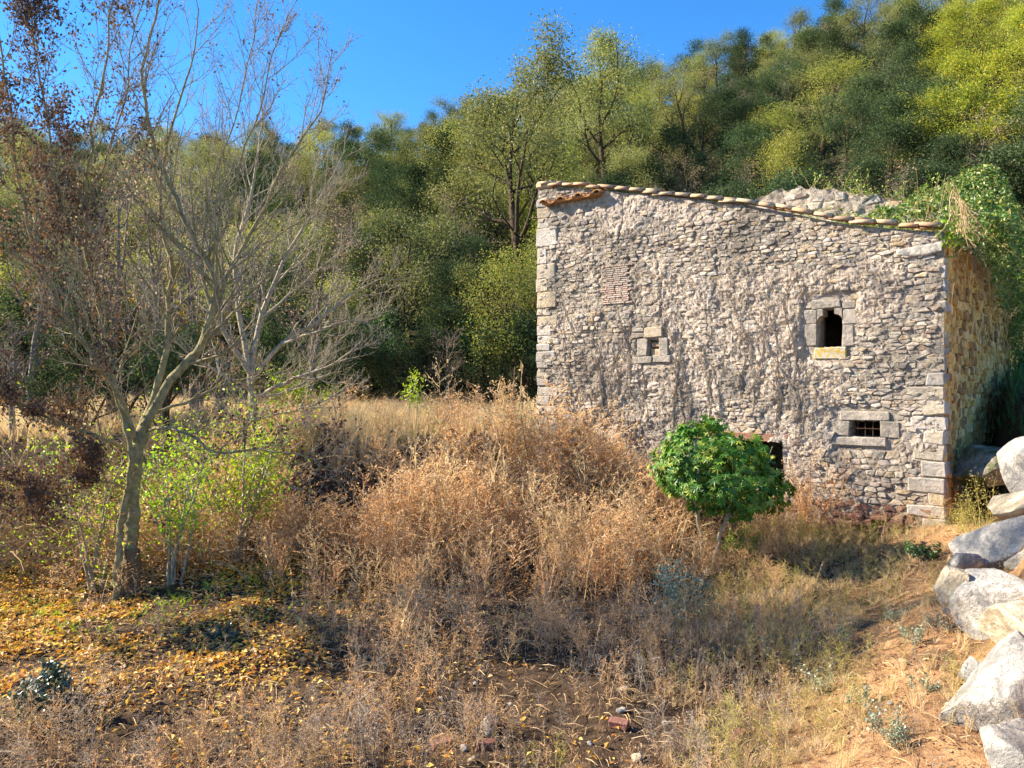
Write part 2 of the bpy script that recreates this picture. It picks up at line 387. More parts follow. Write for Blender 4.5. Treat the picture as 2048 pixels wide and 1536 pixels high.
BX = np.array([[-5, 1.0], [0, 2.2], [4, 3.1], [5, 3.5], [6, 3.95], [7.3, 4.7], [9, 5.75], [10.3, 6.75], [11.5, 7.75], [12.5, 8.35], [14, 8.9], [16, 10], [30, 14]])
def bank_d(x, y): return x - np.interp(y, BX[:, 0], BX[:, 1])
def H(x, y):
    x = np.asarray(x, float); y = np.asarray(y, float)
    u, v = house_uv(x, y)
    z = 0.055 * (np.clip(y, 4, 17) - 10.6) + 0.10 * fbm(x * 0.45, y * 0.45, 0, 3) + 0.03 * vnoise(x * 3.1, y * 3.1, 2.0)
    z = z + 1.3 * (1 - sstep(0.8, 4.2, y))
    front = sstep(-4.0, -0.5, v) * (1 - sstep(0.2, 0.6, v)) * sstep(-1.5, 0.5, u) * (1 - sstep(8, 10, u))
    z = z + 0.25 * front
    left = np.maximum((1 - sstep(-0.4, 0.9, x)), sstep(8.0, 8.4, u) * sstep(-0.2, 0.5, v))
    z = z + 1.55 * sstep(13.4, 15.4, y + 0.5 * vnoise(x * 0.5, 3.3)) * left
    z = z + sstep(HD + 0.2, HD + 1.0, v) * 1.6 * (1 - left)
    D = bank_d(x, y); bk = (1 - sstep(0.2, 0.5, v) * sstep(-0.4, 0.0, u))
    z = z + bk * (0.62 * sstep(-2.4, -0.2, D) + 1.25 * sstep(-0.25, 0.9, D)) * sstep(1.5, 4.5, y)
    z = z + 0.95 * sstep(1.0, 7.0, v) * (1 - sstep(-0.35, -0.05, u)) * (1 - sstep(16, 20, v))
    ins = sstep(0.1, 0.3, u) * (1 - sstep(HL - 0.3, HL - 0.1, u)) * sstep(0.1, 0.3, v) * (1 - sstep(HD - 0.3, HD - 0.1, v))
    z = z * (1 - ins) + 0.5 * ins
    a = x / np.maximum(y, 8.0)
    s = np.interp(a, [-1.2, -0.7, -0.2, 0.1, 0.5, 0.9], [0.38, 0.43, 0.47, 0.55, 0.71, 0.79])
    y0 = np.interp(a, [-0.6, 0.0, 0.4, 0.7], [29, 30, 27, 23]); yc = np.interp(a, [-0.6, 0.1, 0.6], [88, 85, 76])
    t = (y - y0); t = 0.5 * (t + np.sqrt(t * t + 9)) - 9 / (4 * np.maximum(np.abs(y - y0), 8))
    t = np.maximum(t, 0) * sstep(12, 26, y)
    tc = yc - y0; t = np.where(t > tc, tc + (1 - np.exp(-(t - tc) / 9.0)) * 9 - (t - tc) * 0.35, t)
    z = z + s * t + 0.9 * fbm(x * 0.07, y * 0.07, 4.0, 3) * sstep(28, 45, y)
    return z
def Hp(x, y): return float(H(np.array([x]), np.array([y]))[0])
def G(px, py):                     # where the ray through a photograph pixel meets the ground
    dirx, dirz = (px - 1024) / FPX, -(py - 768) / FPX
    d = np.linspace(3.5, 120, 6000); g = CZ + dirz * d - H(dirx * d, d)
    k = int(np.argmax(g < 0)) if (g < 0).any() else len(d) - 1
    return np.array([dirx * d[k], d[k], H(np.array([dirx * d[k]]), np.array([d[k]]))[0]])

def grow_axis(lo, dlo, dhi, hi, step):
    mid = list(np.arange(dlo, dhi, step)); a = []; s = step; x = dhi
    while x < hi: a.append(x); s *= 1.07; x += s
    a.append(hi); b = []; s = step; x = dlo - step
    while x > lo: b.append(x); s *= 1.1; x -= s
    b.append(lo)
    return np.array(b[::-1] + mid + a)
gx = grow_axis(-170, -9, 11, 190, 0.11); gy = grow_axis(-40, 3, 17, 260, 0.11)
XX, YY = np.meshgrid(gx, gy); ZZ = H(XX, YY)
g = Geo(); nx, ny = len(gx), len(gy)
ii = (np.arange(ny - 1)[:, None] * nx + np.arange(nx - 1)[None]).ravel()
g.add(np.stack([XX, YY, ZZ], -1), np.stack([ii, ii + 1, ii + nx + 1, ii + nx], 1))
xf, yf = XX.ravel(), YY.ravel(); Df = bank_d(xf, yf)
red = sstep(-2.6, -0.9, Df) * (1 - sstep(11.5, 14, yf)) 
gr = link('ground', g.mesh('ground', M['soil'], smooth=True, attr={'red_earth': red, 'hill': sstep(18, 30, yf)}))
tag(gr, 'uneven brown earth rising to terraces and a wooded hill', 'ground', kind='structure')

# ------------------------------------------------------------------ the stone house
topx = [(1084, 372), (1160, 374), (1230, 381), (1300, 388), (1400, 397), (1500, 409), (1600, 427), (1640, 436), (1700, 446), (1760, 452), (1830, 458), (1896, 461)]
_t = np.array([wpx(*q) for q in topx]); _t = _t[np.argsort(_t[:, 0])]
def top(u): return np.interp(u, _t[:, 0], _t[:, 1])
house = thing('stone_house', 'ruined rubble stone house with crumbling plaster, small windows and tiled top edge', 'house', (HO[0], HO[1], 0.6))
def hole(px0, px1, py0, py1):
    c = [wpx(px0, py0), wpx(px1, py0), wpx(px0, py1), wpx(px1, py1)]
    return (min(c[1][0], c[3][0]), max(c[0][0], c[2][0]), 0.5 * (c[2][1] + c[3][1]), 0.5 * (c[0][1] + c[1][1]))
WIN = hole(1635, 1684, 617, 694); LOW = hole(1699, 1760, 842, 874); NIC = hole(1298, 1319, 680, 713); DOOR = hole(1396, 1566, 880, 1090)
DOOR = (DOOR[0], DOOR[1], 0.0, DOOR[3])
cracks = [[(1246, 392), (1248, 440), (1240, 470), (1250, 500)], [(1312, 500), (1322, 560), (1326, 600), (1320, 640)], [(1597, 428), (1600, 470), (1594, 505), (1585, 540)],
          [(1258, 520), (1256, 560), (1262, 610), (1272, 650)], [(1432, 500), (1436, 545), (1428, 590)]]
cracks = [np.array([wpx(*q) for q in c]) for c in cracks]
def crack_d(u, z):
    best = np.full(np.shape(u), 9.0)
    uu = u + 0.03 * vnoise(u * 9, z * 9, 1.0)
    for c in cracks:
        for a, b in zip(c[:-1], c[1:]):
            ab = b - a; t = np.clip(((uu - a[0]) * ab[0] + (z - a[1]) * ab[1]) / (ab @ ab), 0, 1)
            best = np.minimum(best, np.hypot(uu - a[0] - t * ab[0], z - a[1] - t * ab[1]))
    return best
def plaster(u, z):                 # how much render still covers the stones
    c = np.exp(-((u - 3.2) / 2.0) ** 2 - ((z - 3.6) / 1.9) ** 2) * 0.75 + np.exp(-((u - 6.3) / 1.2) ** 2 - ((z - 2.6) / 1.5) ** 2) * 0.6 + np.exp(-((u - 5.6) / .9) ** 2 - ((z - 6.6) / .45) ** 2) * 0.5
    c = c - 0.45 * sstep(2.2, 1.0, z) * sstep(2.4, 1.4, u) - 0.25 * sstep(5.2, 6.0, z) * sstep(4.5, 3.5, u)
    return sstep(0.26, 0.52, c + 0.30 * fbm(u * 1.1, z * 1.1, 3.0, 4) + 0.12)
def fdisp(u, z):
    p = plaster(u, z)
    d = 0.018 * fbm(u * 2.2, z * 3.0, 7.0, 3) + 0.012 * fbm(u * 9, z * 11, 1.0, 3) + p * (0.018 + 0.020 * np.abs(fbm(u * 5, z * 5, 9.0, 3)))
    d = d + 0.005 * (1 - 2 * np.abs(vnoise(u * 15, z * 19, 4.0))) * (0.4 + p) + 0.013 * vnoise(u * 33, z * 37, 8.0)
    m = np.ones(np.shape(u))
    for h, w in ((WIN, 0.34), (LOW, 0.36), (NIC, 0.26)):
        q = np.maximum(np.maximum(h[0] - u, u - h[1]), np.maximum(h[2] - z, z - h[3])); m = np.minimum(m, sstep(w * 0.55, w, q))
    d = d * m - 0.012 * (1 - m)
    return d + 0.03 * m * vnoise(u * 0.6, z * 0.6, 5.0) - 0.05 * np.exp(-(crack_d(u, z) / 0.024) ** 2) * (0.55 + 0.45 * vnoise(u * 6, z * 6, 2.0))
def sdisp(u, z): return 0.03 * fbm(u * 2.5, z * 2.5, 17.0, 3) + 0.018 * fbm(u * 9, z * 10, 21.0, 3)

def wall_grid(L, zb, topf, nu, nz, disp, place, holes=()):
    u = np.linspace(0, L, nu); t = np.linspace(0, 1, nz)
    UU, TT = np.meshgrid(u, t); Z = zb + TT * (topf(UU) - zb)
    Dn = disp(UU, Z); edge = np.minimum(1, np.minimum(UU, L - UU) / 0.1); Dn = Dn * edge
    V = place(UU, Dn, Z)
    i = (np.arange(nz - 1)[:, None] * nu + np.arange(nu - 1)[None]).ravel()
    F = np.stack([i, i + 1, i + nu + 1, i + nu], 1)
    cu = UU.ravel()[F].mean(1); cz = Z.ravel()[F].mean(1); keep = np.ones(len(F), bool)
    for h in holes: keep &= ~((cu > h[0]) & (cu < h[1]) & (cz > h[2]) & (cz < h[3]))
    g = Geo(); g.add(V, F[keep]); return g, UU.ravel(), Z.ravel()
front = lambda u, o, z: hp(u, -o, z)
side = lambda s, o, z: hp(-o, s, z)
g, uu, zz = wall_grid(HL, -0.3, lambda u: top(u) - 0.03, 330, 290, fdisp, front, [WIN, LOW, NIC, DOOR])
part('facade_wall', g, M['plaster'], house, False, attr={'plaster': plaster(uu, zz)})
stop = lambda s: 5.50 + 0.02 * s + 0.12 * vnoise(s * 1.3, 2.0) * sstep(0.3, 1.0, s)
g, _, _ = wall_grid(HD, 0.2, stop, 200, 110, sdisp, side)
part('side_wall', g, M['ochre'], house, True)
g = Geo()
def slab(u0, u1, v0, v1, za, zb_, g=g):     # upright thick wall with possibly sloping top
    V = [hp(u, v, z) for u, v, z in ((u0, v0, -0.3), (u1, v0, -0.3), (u1, v1, -0.3), (u0, v1, -0.3), (u0, v0, za), (u1, v0, zb_), (u1, v1, zb_), (u0, v1, za))]
    g.add(V, [[0, 1, 2, 3], [4, 5, 6, 7], [0, 1, 5, 4], [1, 2, 6, 5], [2, 3, 7, 6], [3, 0, 4, 7]])
# inner leaf of each wall, left and back walls
g1 = Geo()
slab(HL - 0.5, HL - 0.02, 0.06, HD, 7.3, 7.42, g1); part('left_wall', g1, M['plaster'], house)
g1 = Geo(); slab(0.5, HL - 0.51, HD - 0.5, HD - 0.01, 5.2, 6.4, g1); part('rear_wall', g1, M['plaster'], house)
g1 = Geo(); slab(0.06, 0.5, 0.5, HD, 5.35, 5.35, g1); part('inner_wall', g1, M['inside'], house)
# inner face of the facade with the same openings
g, _, _ = wall_grid(HL, -0.3, lambda u: top(u) - 0.06, 130, 110, lambda u, z: 0 * u, lambda u, o, z: hp(u, 0.45, z), [WIN, LOW, NIC, DOOR])
part('inner_facade', g, M['inside'], house)
def reveal(h, mat, name, d0=0.03, d1=0.44, back=False, e=0.0):
    u0, u1, z0, z1 = h; u0 -= e; u1 += e; z0 -= e; z1 += e
    A = [hp(u, d0, z) for u, z in ((u0, z0), (u1, z0), (u1, z1), (u0, z1))]; B = [hp(u, d1, z) for u, z in ((u0, z0), (u1, z0), (u1, z1), (u0, z1))]
    g = Geo(); F = [[i, (i + 1) % 4, (i + 1) % 4 + 4, i + 4] for i in range(4)]
    if back: F.append([4, 5, 6, 7])
    g.add(A + B, F); return part(name, g, mat, house)
reveal(WIN, M['dressed'], 'window_reveal', -0.012, e=0.004); reveal(LOW, M['dressed'], 'window_reveal', -0.012, e=0.004)
reveal(NIC, M['stone'], 'niche', -0.01, 0.16, True, e=0.004); reveal(DOOR, M['stone'], 'door_reveal', 0.0, e=0.01)
# floor slab of the roof: closes the dark room behind the facade
g1 = Geo(); us = np.linspace(0.05, HL - 0.05, 20)
A = hp(us, 0.06, top(us) - 0.05); B = hp(us, CROSS, top(us) - 0.05)
V = np.concatenate([A, B, A - [0, 0, 0.12], B - [0, 0, 0.12]]); n = 20; i = np.arange(n - 1)
g1.add(V, np.stack([i, i + 1, i + n + 1, i + n], 1), np.stack([i + 2 * n, i + 3 * n, i + 3 * n + 1, i + 2 * n + 1], 1))
roof = part('roof', g1, M['tile'], house)
# cross wall, broken top standing above the roof
cpx = [(1500, 420), (1532, 400), (1560, 387), (1590, 375), (1640, 370), (1690, 374), (1740, 382), (1800, 390), (1850, 404)]
_c = np.array([wpx(px, py, CROSS) for px, py in cpx]); _c = _c[np.argsort(_c[:, 0])]
ctop = lambda u: np.where(u > _c[-1, 0], np.minimum(np.interp(u, _c[:, 0], _c[:, 1]), top(u) - 0.1), np.interp(u, _c[:, 0], _c[:, 1])) + 0.05 * vnoise(u * 7, 1.0)
g, uu, zz = wall_grid(HL - 0.6, -0.3, ctop, 150, 120, lambda u, z: 1.6 * sdisp(u, z), lambda u, o, z: hp(u + 0.3, CROSS - o, z))
g2, _, _ = wall_grid(HL - 0.6, -0.3, ctop, 100, 40, lambda u, z: 0 * u, lambda u, o, z: hp(u + 0.3, CROSS + 0.45, z))
us = np.linspace(0, HL - 0.6, 60); a = hp(us + 0.3, CROSS - 0.02, ctop(us) - 0.01); b = hp(us + 0.3, CROSS + 0.45, ctop(us) - 0.01); i = np.arange(59)
for k, L in g2.f.items():
    for Fq in L: g.f.setdefault(k, []).append(Fq + g.n)
g.v.append(g2.verts()); g.n += g2.n
g.add(np.concatenate([a, b]), np.stack([i, i + 1, i + 61, i + 60], 1))
part('cross_wall', g, M['plaster'], house, True, attr={'plaster': np.full(g.n, 0.45)})

# --- rubble stones
def cells(L, z0, zmax, rowh, wmin, wmax, rng, K=1.9):
    S = []; z = z0
    while z < zmax:
        rh = rowh(z) * rng.uniform(0.7, 1.35); u = rng.uniform(-0.2, 0)
        while u < L + 0.1:
            w = rng.uniform(wmin, wmax) * (1.5 if rng.random() < 0.08 else 1); S.append((u + w / 2, (z + rh * (0.5 + rng.normal(0, 0.16))) * K)); u += w
        z += rh
    S = np.array(S); out = []
    for i, c in enumerate(S):
        d = np.hypot(S[:, 0] - c[0], S[:, 1] - c[1]); nb = np.argsort(d)[1:15]
        poly = [c + q for q in (np.array([-.5, -.5]), np.array([.5, -.5]), np.array([.5, .5]), np.array([-.5, .5]))]
        for j in nb:
            m = (c + S[j]) / 2; nrm = S[j] - c
            s = [(q - m) @ nrm for q in poly]; new = []
            for k in range(len(poly)):
                a, b, sa, sb = poly[k], poly[(k + 1) % len(poly)], s[k], s[(k + 1) % len(poly)]
                if sa <= 0: new.append(a)
                if sa * sb < 0: new.append(a + (b - a) * sa / (sa - sb))
            poly = new
            if len(poly) < 3: break
        if len(poly) >= 3:
            pl = np.array(poly); pl[:, 1] /= K; out.append(pl)
    return out
def stone_geo(poly, disp, place, rise, rng, shrink=0.012, b=None):
    c = poly.mean(0); d = poly - c; ln = np.linalg.norm(d, axis=1, keepdims=True)
    p0 = c + d * np.maximum(0.3, (ln - shrink * 0.4) / ln); p1 = c + d * np.maximum(0.25, (ln - shrink) / ln) * rng.uniform(0.95, 1.0, (len(d), 1)); p2 = c + d * rng.uniform(0.5, 0.88, (len(d), 1))
    if b is None: b = disp(np.array([c[0]]), np.array([c[1]]))[0]
    n = len(poly); til = rng.normal(0, 0.05, 2)
    o1 = b + rise * 0.55 + (p1 - c) @ til; o2 = b + rise + (p2 - c) @ til + rng.normal(0, 0.004, n)
    V = np.concatenate([place(p0[:, 0], np.full(n, b - 0.06), p0[:, 1]), place(p1[:, 0], o1, p1[:, 1]), place(p2[:, 0], o2, p2[:, 1]), place(c[:1], np.array([b + rise + 0.004]), c[1:])])
    i = np.arange(n); j = (i + 1) % n
    return V, np.concatenate([np.stack([i, j, j + n, i + n], 1), np.stack([i + n, j + n, j + 2 * n, i + 2 * n], 1)]), np.stack([i + 2 * n, j + 2 * n, np.full(n, 3 * n)], 1)
rs = np.random.default_rng(3)
def inrect(c, h, m=0.0): return h[0] - m < c[0] < h[1] + m and h[2] - m < c[1] < h[3] + m
BRK = hole(1203, 1268, 530, 608)
SUR = [(WIN, 0.16), (LOW, 0.22), (NIC, 0.17), (DOOR, 0.03), (BRK, 0.0)]
stones = []
CL = cells(HL, 0.0, 7.5, lambda z: (0.07 if z > 2.3 else 0.105) * rs.uniform(0.7, 1.4), 0.07, 0.25, rs, 2.1)
CC = np.array([q.mean(0) for q in CL]); FDc = fdisp(CC[:, 0], CC[:, 1]); PLc = plaster(CC[:, 0], CC[:, 1]); CRc = crack_d(CC[:, 0], CC[:, 1])
for pl, c, fd_, p, cr_ in zip(CL, CC, FDc, PLc, CRc):
    pl[:, 0] = np.clip(pl[:, 0], 0.02, HL - 0.02); pl[:, 1] = np.minimum(pl[:, 1], top(pl[:, 0]) - 0.04)
    if c[0] < 0.03 or c[0] > HL - 0.03 or c[1] > top(c[0]) - 0.07: continue
    if any(inrect(c, h, m) for h, m in SUR) or any(inrect(q, h, 0.01) for q in pl for h, m in SUR): continue
    if cr_ < 0.022: continue
    rise = rs.uniform(-0.006, 0.030) - 0.018 * p
    if rise < -0.008 or rs.random() < 0.08 + 0.5 * p * p: continue
    area = 0.5 * abs(np.dot(pl[:, 0], np.roll(pl[:, 1], 1)) - np.dot(pl[:, 1], np.roll(pl[:, 0], 1)))
    if area < 0.0012: continue
    dep = 12 + 0.616 * c[0]
    red = c[1] < 0.95 and c[0] < 3.2
    stones.append((area / dep**2, stone_geo(pl, fdisp, front, rise, rs, rs.uniform(0.004, 0.022), fd_), M['redstone'] if red else M['stone']))
for pl in cells(HD, 0.3, 5.5, lambda z: 0.15, 0.15, 0.38, rs):
    c = pl.mean(0)
    if c[0] < 0.05 or c[0] > HD - 0.1 or c[1] > stop(c[0]) - 0.08 or rs.random() < 0.25: continue
    pl[:, 0] = np.maximum(pl[:, 0], 0.02)
    stones.append((0.3 * 0.04 / (12 + 0.8 * c[0])**2, stone_geo(pl, sdisp, side, rs.uniform(0.008, 0.04), rs, 0.014), M['stone_ochre']))
stones.sort(key=lambda s: -s[0])
rest = {}
for k, (a, (V, Q, T), m) in enumerate(stones):
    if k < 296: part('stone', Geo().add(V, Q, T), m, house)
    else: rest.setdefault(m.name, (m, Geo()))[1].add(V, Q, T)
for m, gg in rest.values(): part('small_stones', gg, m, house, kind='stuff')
gg = Geo()
for pl in cells(HL - 0.6, 5.4, 7.6, lambda z: 0.15, 0.14, 0.4, rs):
    c = pl.mean(0)
    if c[1] > ctop(c[0]) - 0.05 or rs.random() < 0.2: continue
    V, Q, T = stone_geo(pl, lambda u, z: 1.6 * sdisp(u, z), lambda u, o, z: hp(u + 0.3, CROSS - o, z), rs.uniform(0.01, 0.05), rs); gg.add(V, Q, T)
part('cross_wall_stones', gg, M['stone'], house, kind='stuff')

# --- corner blocks
AX = [np.append(HU, 0), np.append(HW, 0), np.array([0, 0, 1.0])]
def block(u0, u1, v0, v1, z0, z1, b, mat, name, parent=house, jit=0.006):
    V, Q, T = chamfer_box(hp((u0 + u1) / 2, (v0 + v1) / 2, (z0 + z1) / 2), AX, ((u1 - u0) / 2, (v1 - v0) / 2, (z1 - z0) / 2), b, rs, jit)
    return part(name, Geo().add(V, Q, T), mat, parent)
z = 0.55; k = 0
while z < 5.25:
    hgt = rs.uniform(0.19, 0.27) if z < 3.2 else rs.uniform(0.14, 0.24)
    if not (5.05 < z + hgt / 2 < 5.32) and not (z > 3.1 and rs.random() < 0.3):
        a = (0.5 if k % 2 else 0.28) + rs.uniform(-0.06, 0.08); b = (0.26 if k % 2 else 0.46) + rs.uniform(-0.05, 0.05)
        block(-rs.uniform(0.01, 0.04), a, -rs.uniform(0.015, 0.04) if z < 3.1 else -rs.uniform(-0.01, 0.02), b, z + 0.006, z + hgt - 0.008, 0.02, M['quoin'], 'corner_block', jit=0.011)
    z += hgt; k += 1
z = 0.6; k = 0
while z < 6.95:
    hgt = rs.uniform(0.15, 0.24) if z < 4.6 else rs.uniform(0.22, 0.42)
    a = (0.5 if k % 2 else 0.3) + rs.uniform(-0.06, 0.08)
    block(HL - a, HL + rs.uniform(0.0, 0.03), -rs.uniform(0.02, 0.05), 0.4, z + 0.005, z + hgt - 0.006, 0.02, M['quoin'], 'corner_block', jit=0.011)
    z += hgt; k += 1
# long white stone near the right corner
(ua, za), (ub, zb_) = wpx(1797, 505), wpx(1880, 500)
gq = Geo(); n = 14
for V0, h0 in (((ub - 0.02, ua), 0.1),):
    uu = np.linspace(ub - 0.03, ua + 0.02, n); lo = za - 0.03 - 0.075 * np.sin(np.linspace(0.35, 2.9, n)) + 0.03 * np.linspace(1, -0.3, n) * 0; hi = za + 0.05 + 0.05 * np.linspace(1, -0.2, n) + 0.008 * np.sin(np.arange(n) * 2.1)
    for o in (0.0, 0.055, 0.07):
        s_ = 1 if o < 0.06 else 0.6; mid = (lo + hi) / 2
        gq.add(np.concatenate([hp(uu, -o, mid + (hi - mid) * s_), hp(uu, -o, mid + (lo - mid) * s_)]))
    i = np.arange(n - 1); L = 2 * n
    gq.f.setdefault(4, []).append(np.concatenate([np.stack([i, i + 1, i + L + 1, i + L], 1), np.stack([i + n, i + n + L, i + n + L + 1, i + n + 1], 1),
        np.stack([i + L, i + L + 1, i + 2 * L + 1, i + 2 * L], 1), np.stack([i + n + L, i + n + 2 * L, i + n + 2 * L + 1, i + n + L + 1], 1), np.stack([i + 2 * L, i + 2 * L + 1, i + 2 * L + n + 1, i + 2 * L + n], 1),
        np.array([[n - 1, 2 * n - 1, L + 2 * n - 1, L + n - 1], [L + n - 1, L + 2 * n - 1, 2 * L + 2 * n - 1, 2 * L + n - 1], [0, n, L + n, L], [L, L + n, 2 * L + n, 2 * L]])]))
wst = part('long_stone', gq, M['limestone'], house, True); wst['label'] = 'long white stone set near the top of the corner'

# --- window surrounds
def pblock(px0, px1, py0, py1, mat, name, parent=house, out=0.035, deep=0.14, bev=0.014, jit=0.008):
    h = hole(px0, px1, py0, py1); return block(h[0], h[1], -out, deep, h[2], h[3], bev, mat, name, parent, jit)
def group_part(name, u, z): 
    e = link(name, None, house); e.location = hp(u, 0, z) - np.array(house.location); return e
wu = group_part('upper_window', (WIN[0] + WIN[1]) / 2, WIN[2])
D_ = M['dressed']
pblock(1624, 1682, 600, 617, D_, 'lintel', wu, 0.02); pblock(1597, 1635, 620, 648, D_, 'jamb_block', wu, 0.014); pblock(1605, 1635, 649, 693, D_, 'jamb_block', wu, 0.014)
pblock(1684, 1719, 618, 648, D_, 'jamb_block', wu, 0.018); pblock(1684, 1708, 649, 692, D_, 'jamb_block', wu, 0.014)
pblock(1629, 1693, 695, 719, M['lichen'], 'sill', wu, 0.028); pblock(1596, 1624, 604, 619, D_, 'jamb_block', wu, 0.01)
pblock(1683, 1712, 602, 617, D_, 'jamb_block', wu, 0.009)
def shoulder(u_wall, u_in, zt, zb, sgn):       # rounded corbel closing an upper corner of the opening
    n = 8; t = np.linspace(0, math.pi / 2, n); r = abs(u_in - u_wall)
    pts = [(u_in, zt), (u_in, zb + 0.10)] + [(u_in + sgn * r * math.sin(a), zb + 0.10 * math.cos(a)) for a in t[1:]]
    pts = [(u_wall, zt)] + pts; A = np.array(pts); m = len(A); g = Geo()
    V = np.concatenate([hp(A[:, 0], -0.018, A[:, 1]), hp(A[:, 0], 0.3, A[:, 1])]); i = np.arange(m); j = (i + 1) % m
    g.add(V, np.stack([i, j, j + m, i + m], 1))
    q = np.arange(1, m - 1); g.f.setdefault(3, []).append(np.stack([0 * q, q, q + 1], 1)); part('shoulder_stone', g, D_, wu)
w_ = WIN[1] - WIN[0]
shoulder(WIN[1] + 0.002, WIN[1] - 0.22 * w_, WIN[3], WIN[3] - 0.22, 1); shoulder(WIN[0] - 0.002, WIN[0] + 0.30 * w_, WIN[3], WIN[3] - 0.20, -1)
wlo = group_part('barred_window', (LOW[0] + LOW[1]) / 2, LOW[2])
pblock(1680, 1779, 822, 841, D_, 'lintel', wlo, 0.025); pblock(1659, 1699, 842, 871, D_, 'jamb_block', wlo, 0.024); pblock(1760, 1799, 843, 875, D_, 'jamb_block', wlo, 0.024); pblock(1660, 1773, 875, 893, D_, 'sill', wlo, 0.034)
for q in (0.25, 0.5, 0.75):
    u = LOW[0] + (LOW[1] - LOW[0]) * q; part('grille_bar', tubes(Geo(), [(hp([u, u + 0.002, u], 0.06, [LOW[2] - 0.01, (LOW[2] + LOW[3]) / 2, LOW[3] + 0.01]), [0.008] * 3)], 6), M['iron'], wlo)
zc = LOW[2] + 0.52 * (LOW[3] - LOW[2]); part('grille_bar', tubes(Geo(), [(hp(np.linspace(LOW[0] - 0.01, LOW[1] + 0.01, 3), 0.046, zc), [0.008] * 3)], 6), M['iron'], wlo)
nb = group_part('blocked_window', (NIC[0] + NIC[1]) / 2, NIC[2])
pblock(1276, 1297, 677, 712, D_, 'jamb_block', nb, 0.04); pblock(1320, 1337, 675, 712, D_, 'jamb_block', nb, 0.04); pblock(1268, 1305, 714, 727, D_, 'sill', nb, 0.05); pblock(1306, 1343, 711, 725, D_, 'sill', nb, 0.05)
pblock(1290, 1326, 655, 676, M['stone'], 'lintel', nb, 0.06, jit=0.012, bev=0.02); pblock(1266, 1289, 656, 664, M['stone'], 'lintel', nb, 0.05, bev=0.01); pblock(1266, 1289, 666, 676, M['stone'], 'lintel', nb, 0.05)
pblock(1300, 1317, 684, 694, M['stone'], 'fill_stone', nb, -0.05, 0.14); pblock(1299, 1318, 697, 712, M['stone'], 'fill_stone', nb, -0.03, 0.14)
# door lintel
dl = hole(1380, 1578, 862, 880)
block(dl[0], dl[1], -0.03, 0.3, DOOR[3] - 0.005, DOOR[3] + 0.15, 0.012, M['wood'], 'door_lintel')
# loose blocks fallen against the foot of the wall and bare footing stones
for px, py, w, h in ((1165, 905, 24, 20), (1180, 928, 30, 16), (1160, 944, 34, 14), (1195, 945, 26, 16), (1205, 958, 30, 14), (1150, 962, 36, 18), (1190, 972, 30, 18), (1225, 965, 22, 20)):
    pblock(px - w / 2, px + w / 2, py - h / 2, py + h / 2, M['stone'], 'footing_stone', out=0.16 + rs.uniform(-0.05, 0.06), deep=0.1, bev=0.025, jit=0.02)
for px, py, w, h in ((1665, 1066, 36, 20), (1702, 1070, 34, 22), (1738, 1068, 30, 18), (1685, 1046, 44, 14), (1728, 1044, 40, 14), (1768, 1058, 26, 18), (1650, 1048, 26, 12), (1762, 1036, 38, 13), (1795, 1048, 28, 14), (1700, 1030, 60, 12)):
    pblock(px - w / 2, px + w / 2, py - h / 2, py + h / 2, M['redstone'], 'footing_stone', out=0.11 + rs.uniform(-0.04, 0.05), deep=0.1, bev=0.022, jit=0.016)
# thin brick infill
gb = Geo(); nr = 19; dz = (BRK[3] - BRK[2]) / nr
for r in range(nr):
    u = BRK[0] + (0.05 if r % 2 else 0.0); z0 = BRK[2] + r * dz
    u += rs.uniform(0, 0.09); u1_ = BRK[1] - rs.uniform(0, 0.1)
    while u < u1_ - 0.03:
        w = min(rs.uniform(0.13, 0.22), u1_ - u)
        V, Q, T = chamfer_box(hp(u + w / 2, -0.012 + rs.normal(0, 0.006), z0 + dz / 2), AX, (w / 2 - 0.006, 0.04, dz / 2 - 0.006), 0.004, rs, 0.002); gb.add(V, Q, T); u += w
part('brick_infill', gb, M['brick'], house, kind='stuff')

# --- roof tiles
def canal_tile(p, along, sidev, up, L=0.42, w0=0.105, w1=0.085, thk=0.02, k=7, flip=1):
    a = np.linspace(0, math.pi, k); V = []
    for (s, w) in ((0, w0), (L, w1)):
        for r in (w, w - thk):
            V.append(p + along * s + np.outer(np.cos(a) * r, sidev) + np.outer(np.sin(a) * r * 0.8 * flip, up))
    V = np.concatenate(V); i = np.arange(k - 1); F = []
    o = [0, k, 2 * k, 3 * k]
    F += [np.stack([i, i + 1, i + 2 * k + 1, i + 2 * k], 1), np.stack([i + k, i + 3 * k, i + 3 * k + 1, i + k + 1], 1), np.stack([i, i + k, i + k + 1, i + 1], 1), np.stack([i + 2 * k, i + 2 * k + 1, i + 3 * k + 1, i + 3 * k], 1)]
    F += [np.array([[0, 2 * k, 3 * k, k], [k - 1, 2 * k - 1, 4 * k - 1, 3 * k - 1]])]
    return V, np.concatenate(F)
for row, (v, dzr) in enumerate(((-0.035, 0.0), (0.2, 0.035))):
    u = 0.02 + 0.12 * row
    while u < HL - 0.15:
        z0, z1 = top(u), top(u + 0.42); al = hp(u + 0.42, 0, z1) - hp(u, 0, z0); al = al / np.linalg.norm(al)
        tilt = np.array([0, 0, -0.035]); al = unit(al + tilt + rs.normal(0, 0.035, 3))
        upv = unit(np.array([0, 0, 1.0]) - al * al[2]); sd = np.append(HW, 0) * 1.0
        V, F = canal_tile(hp(u, v + rs.normal(0, 0.012), z0 + 0.02 + dzr + rs.normal(0, 0.014)), al, sd, upv, L=0.42 * rs.uniform(0.7, 1.08), w0=0.105 * rs.uniform(0.85, 1.15))
        if row == 0 or rs.random() > 0.22: part('roof_tile', Geo().add(V, F), M['tile'], roof, True)
        u += 0.335
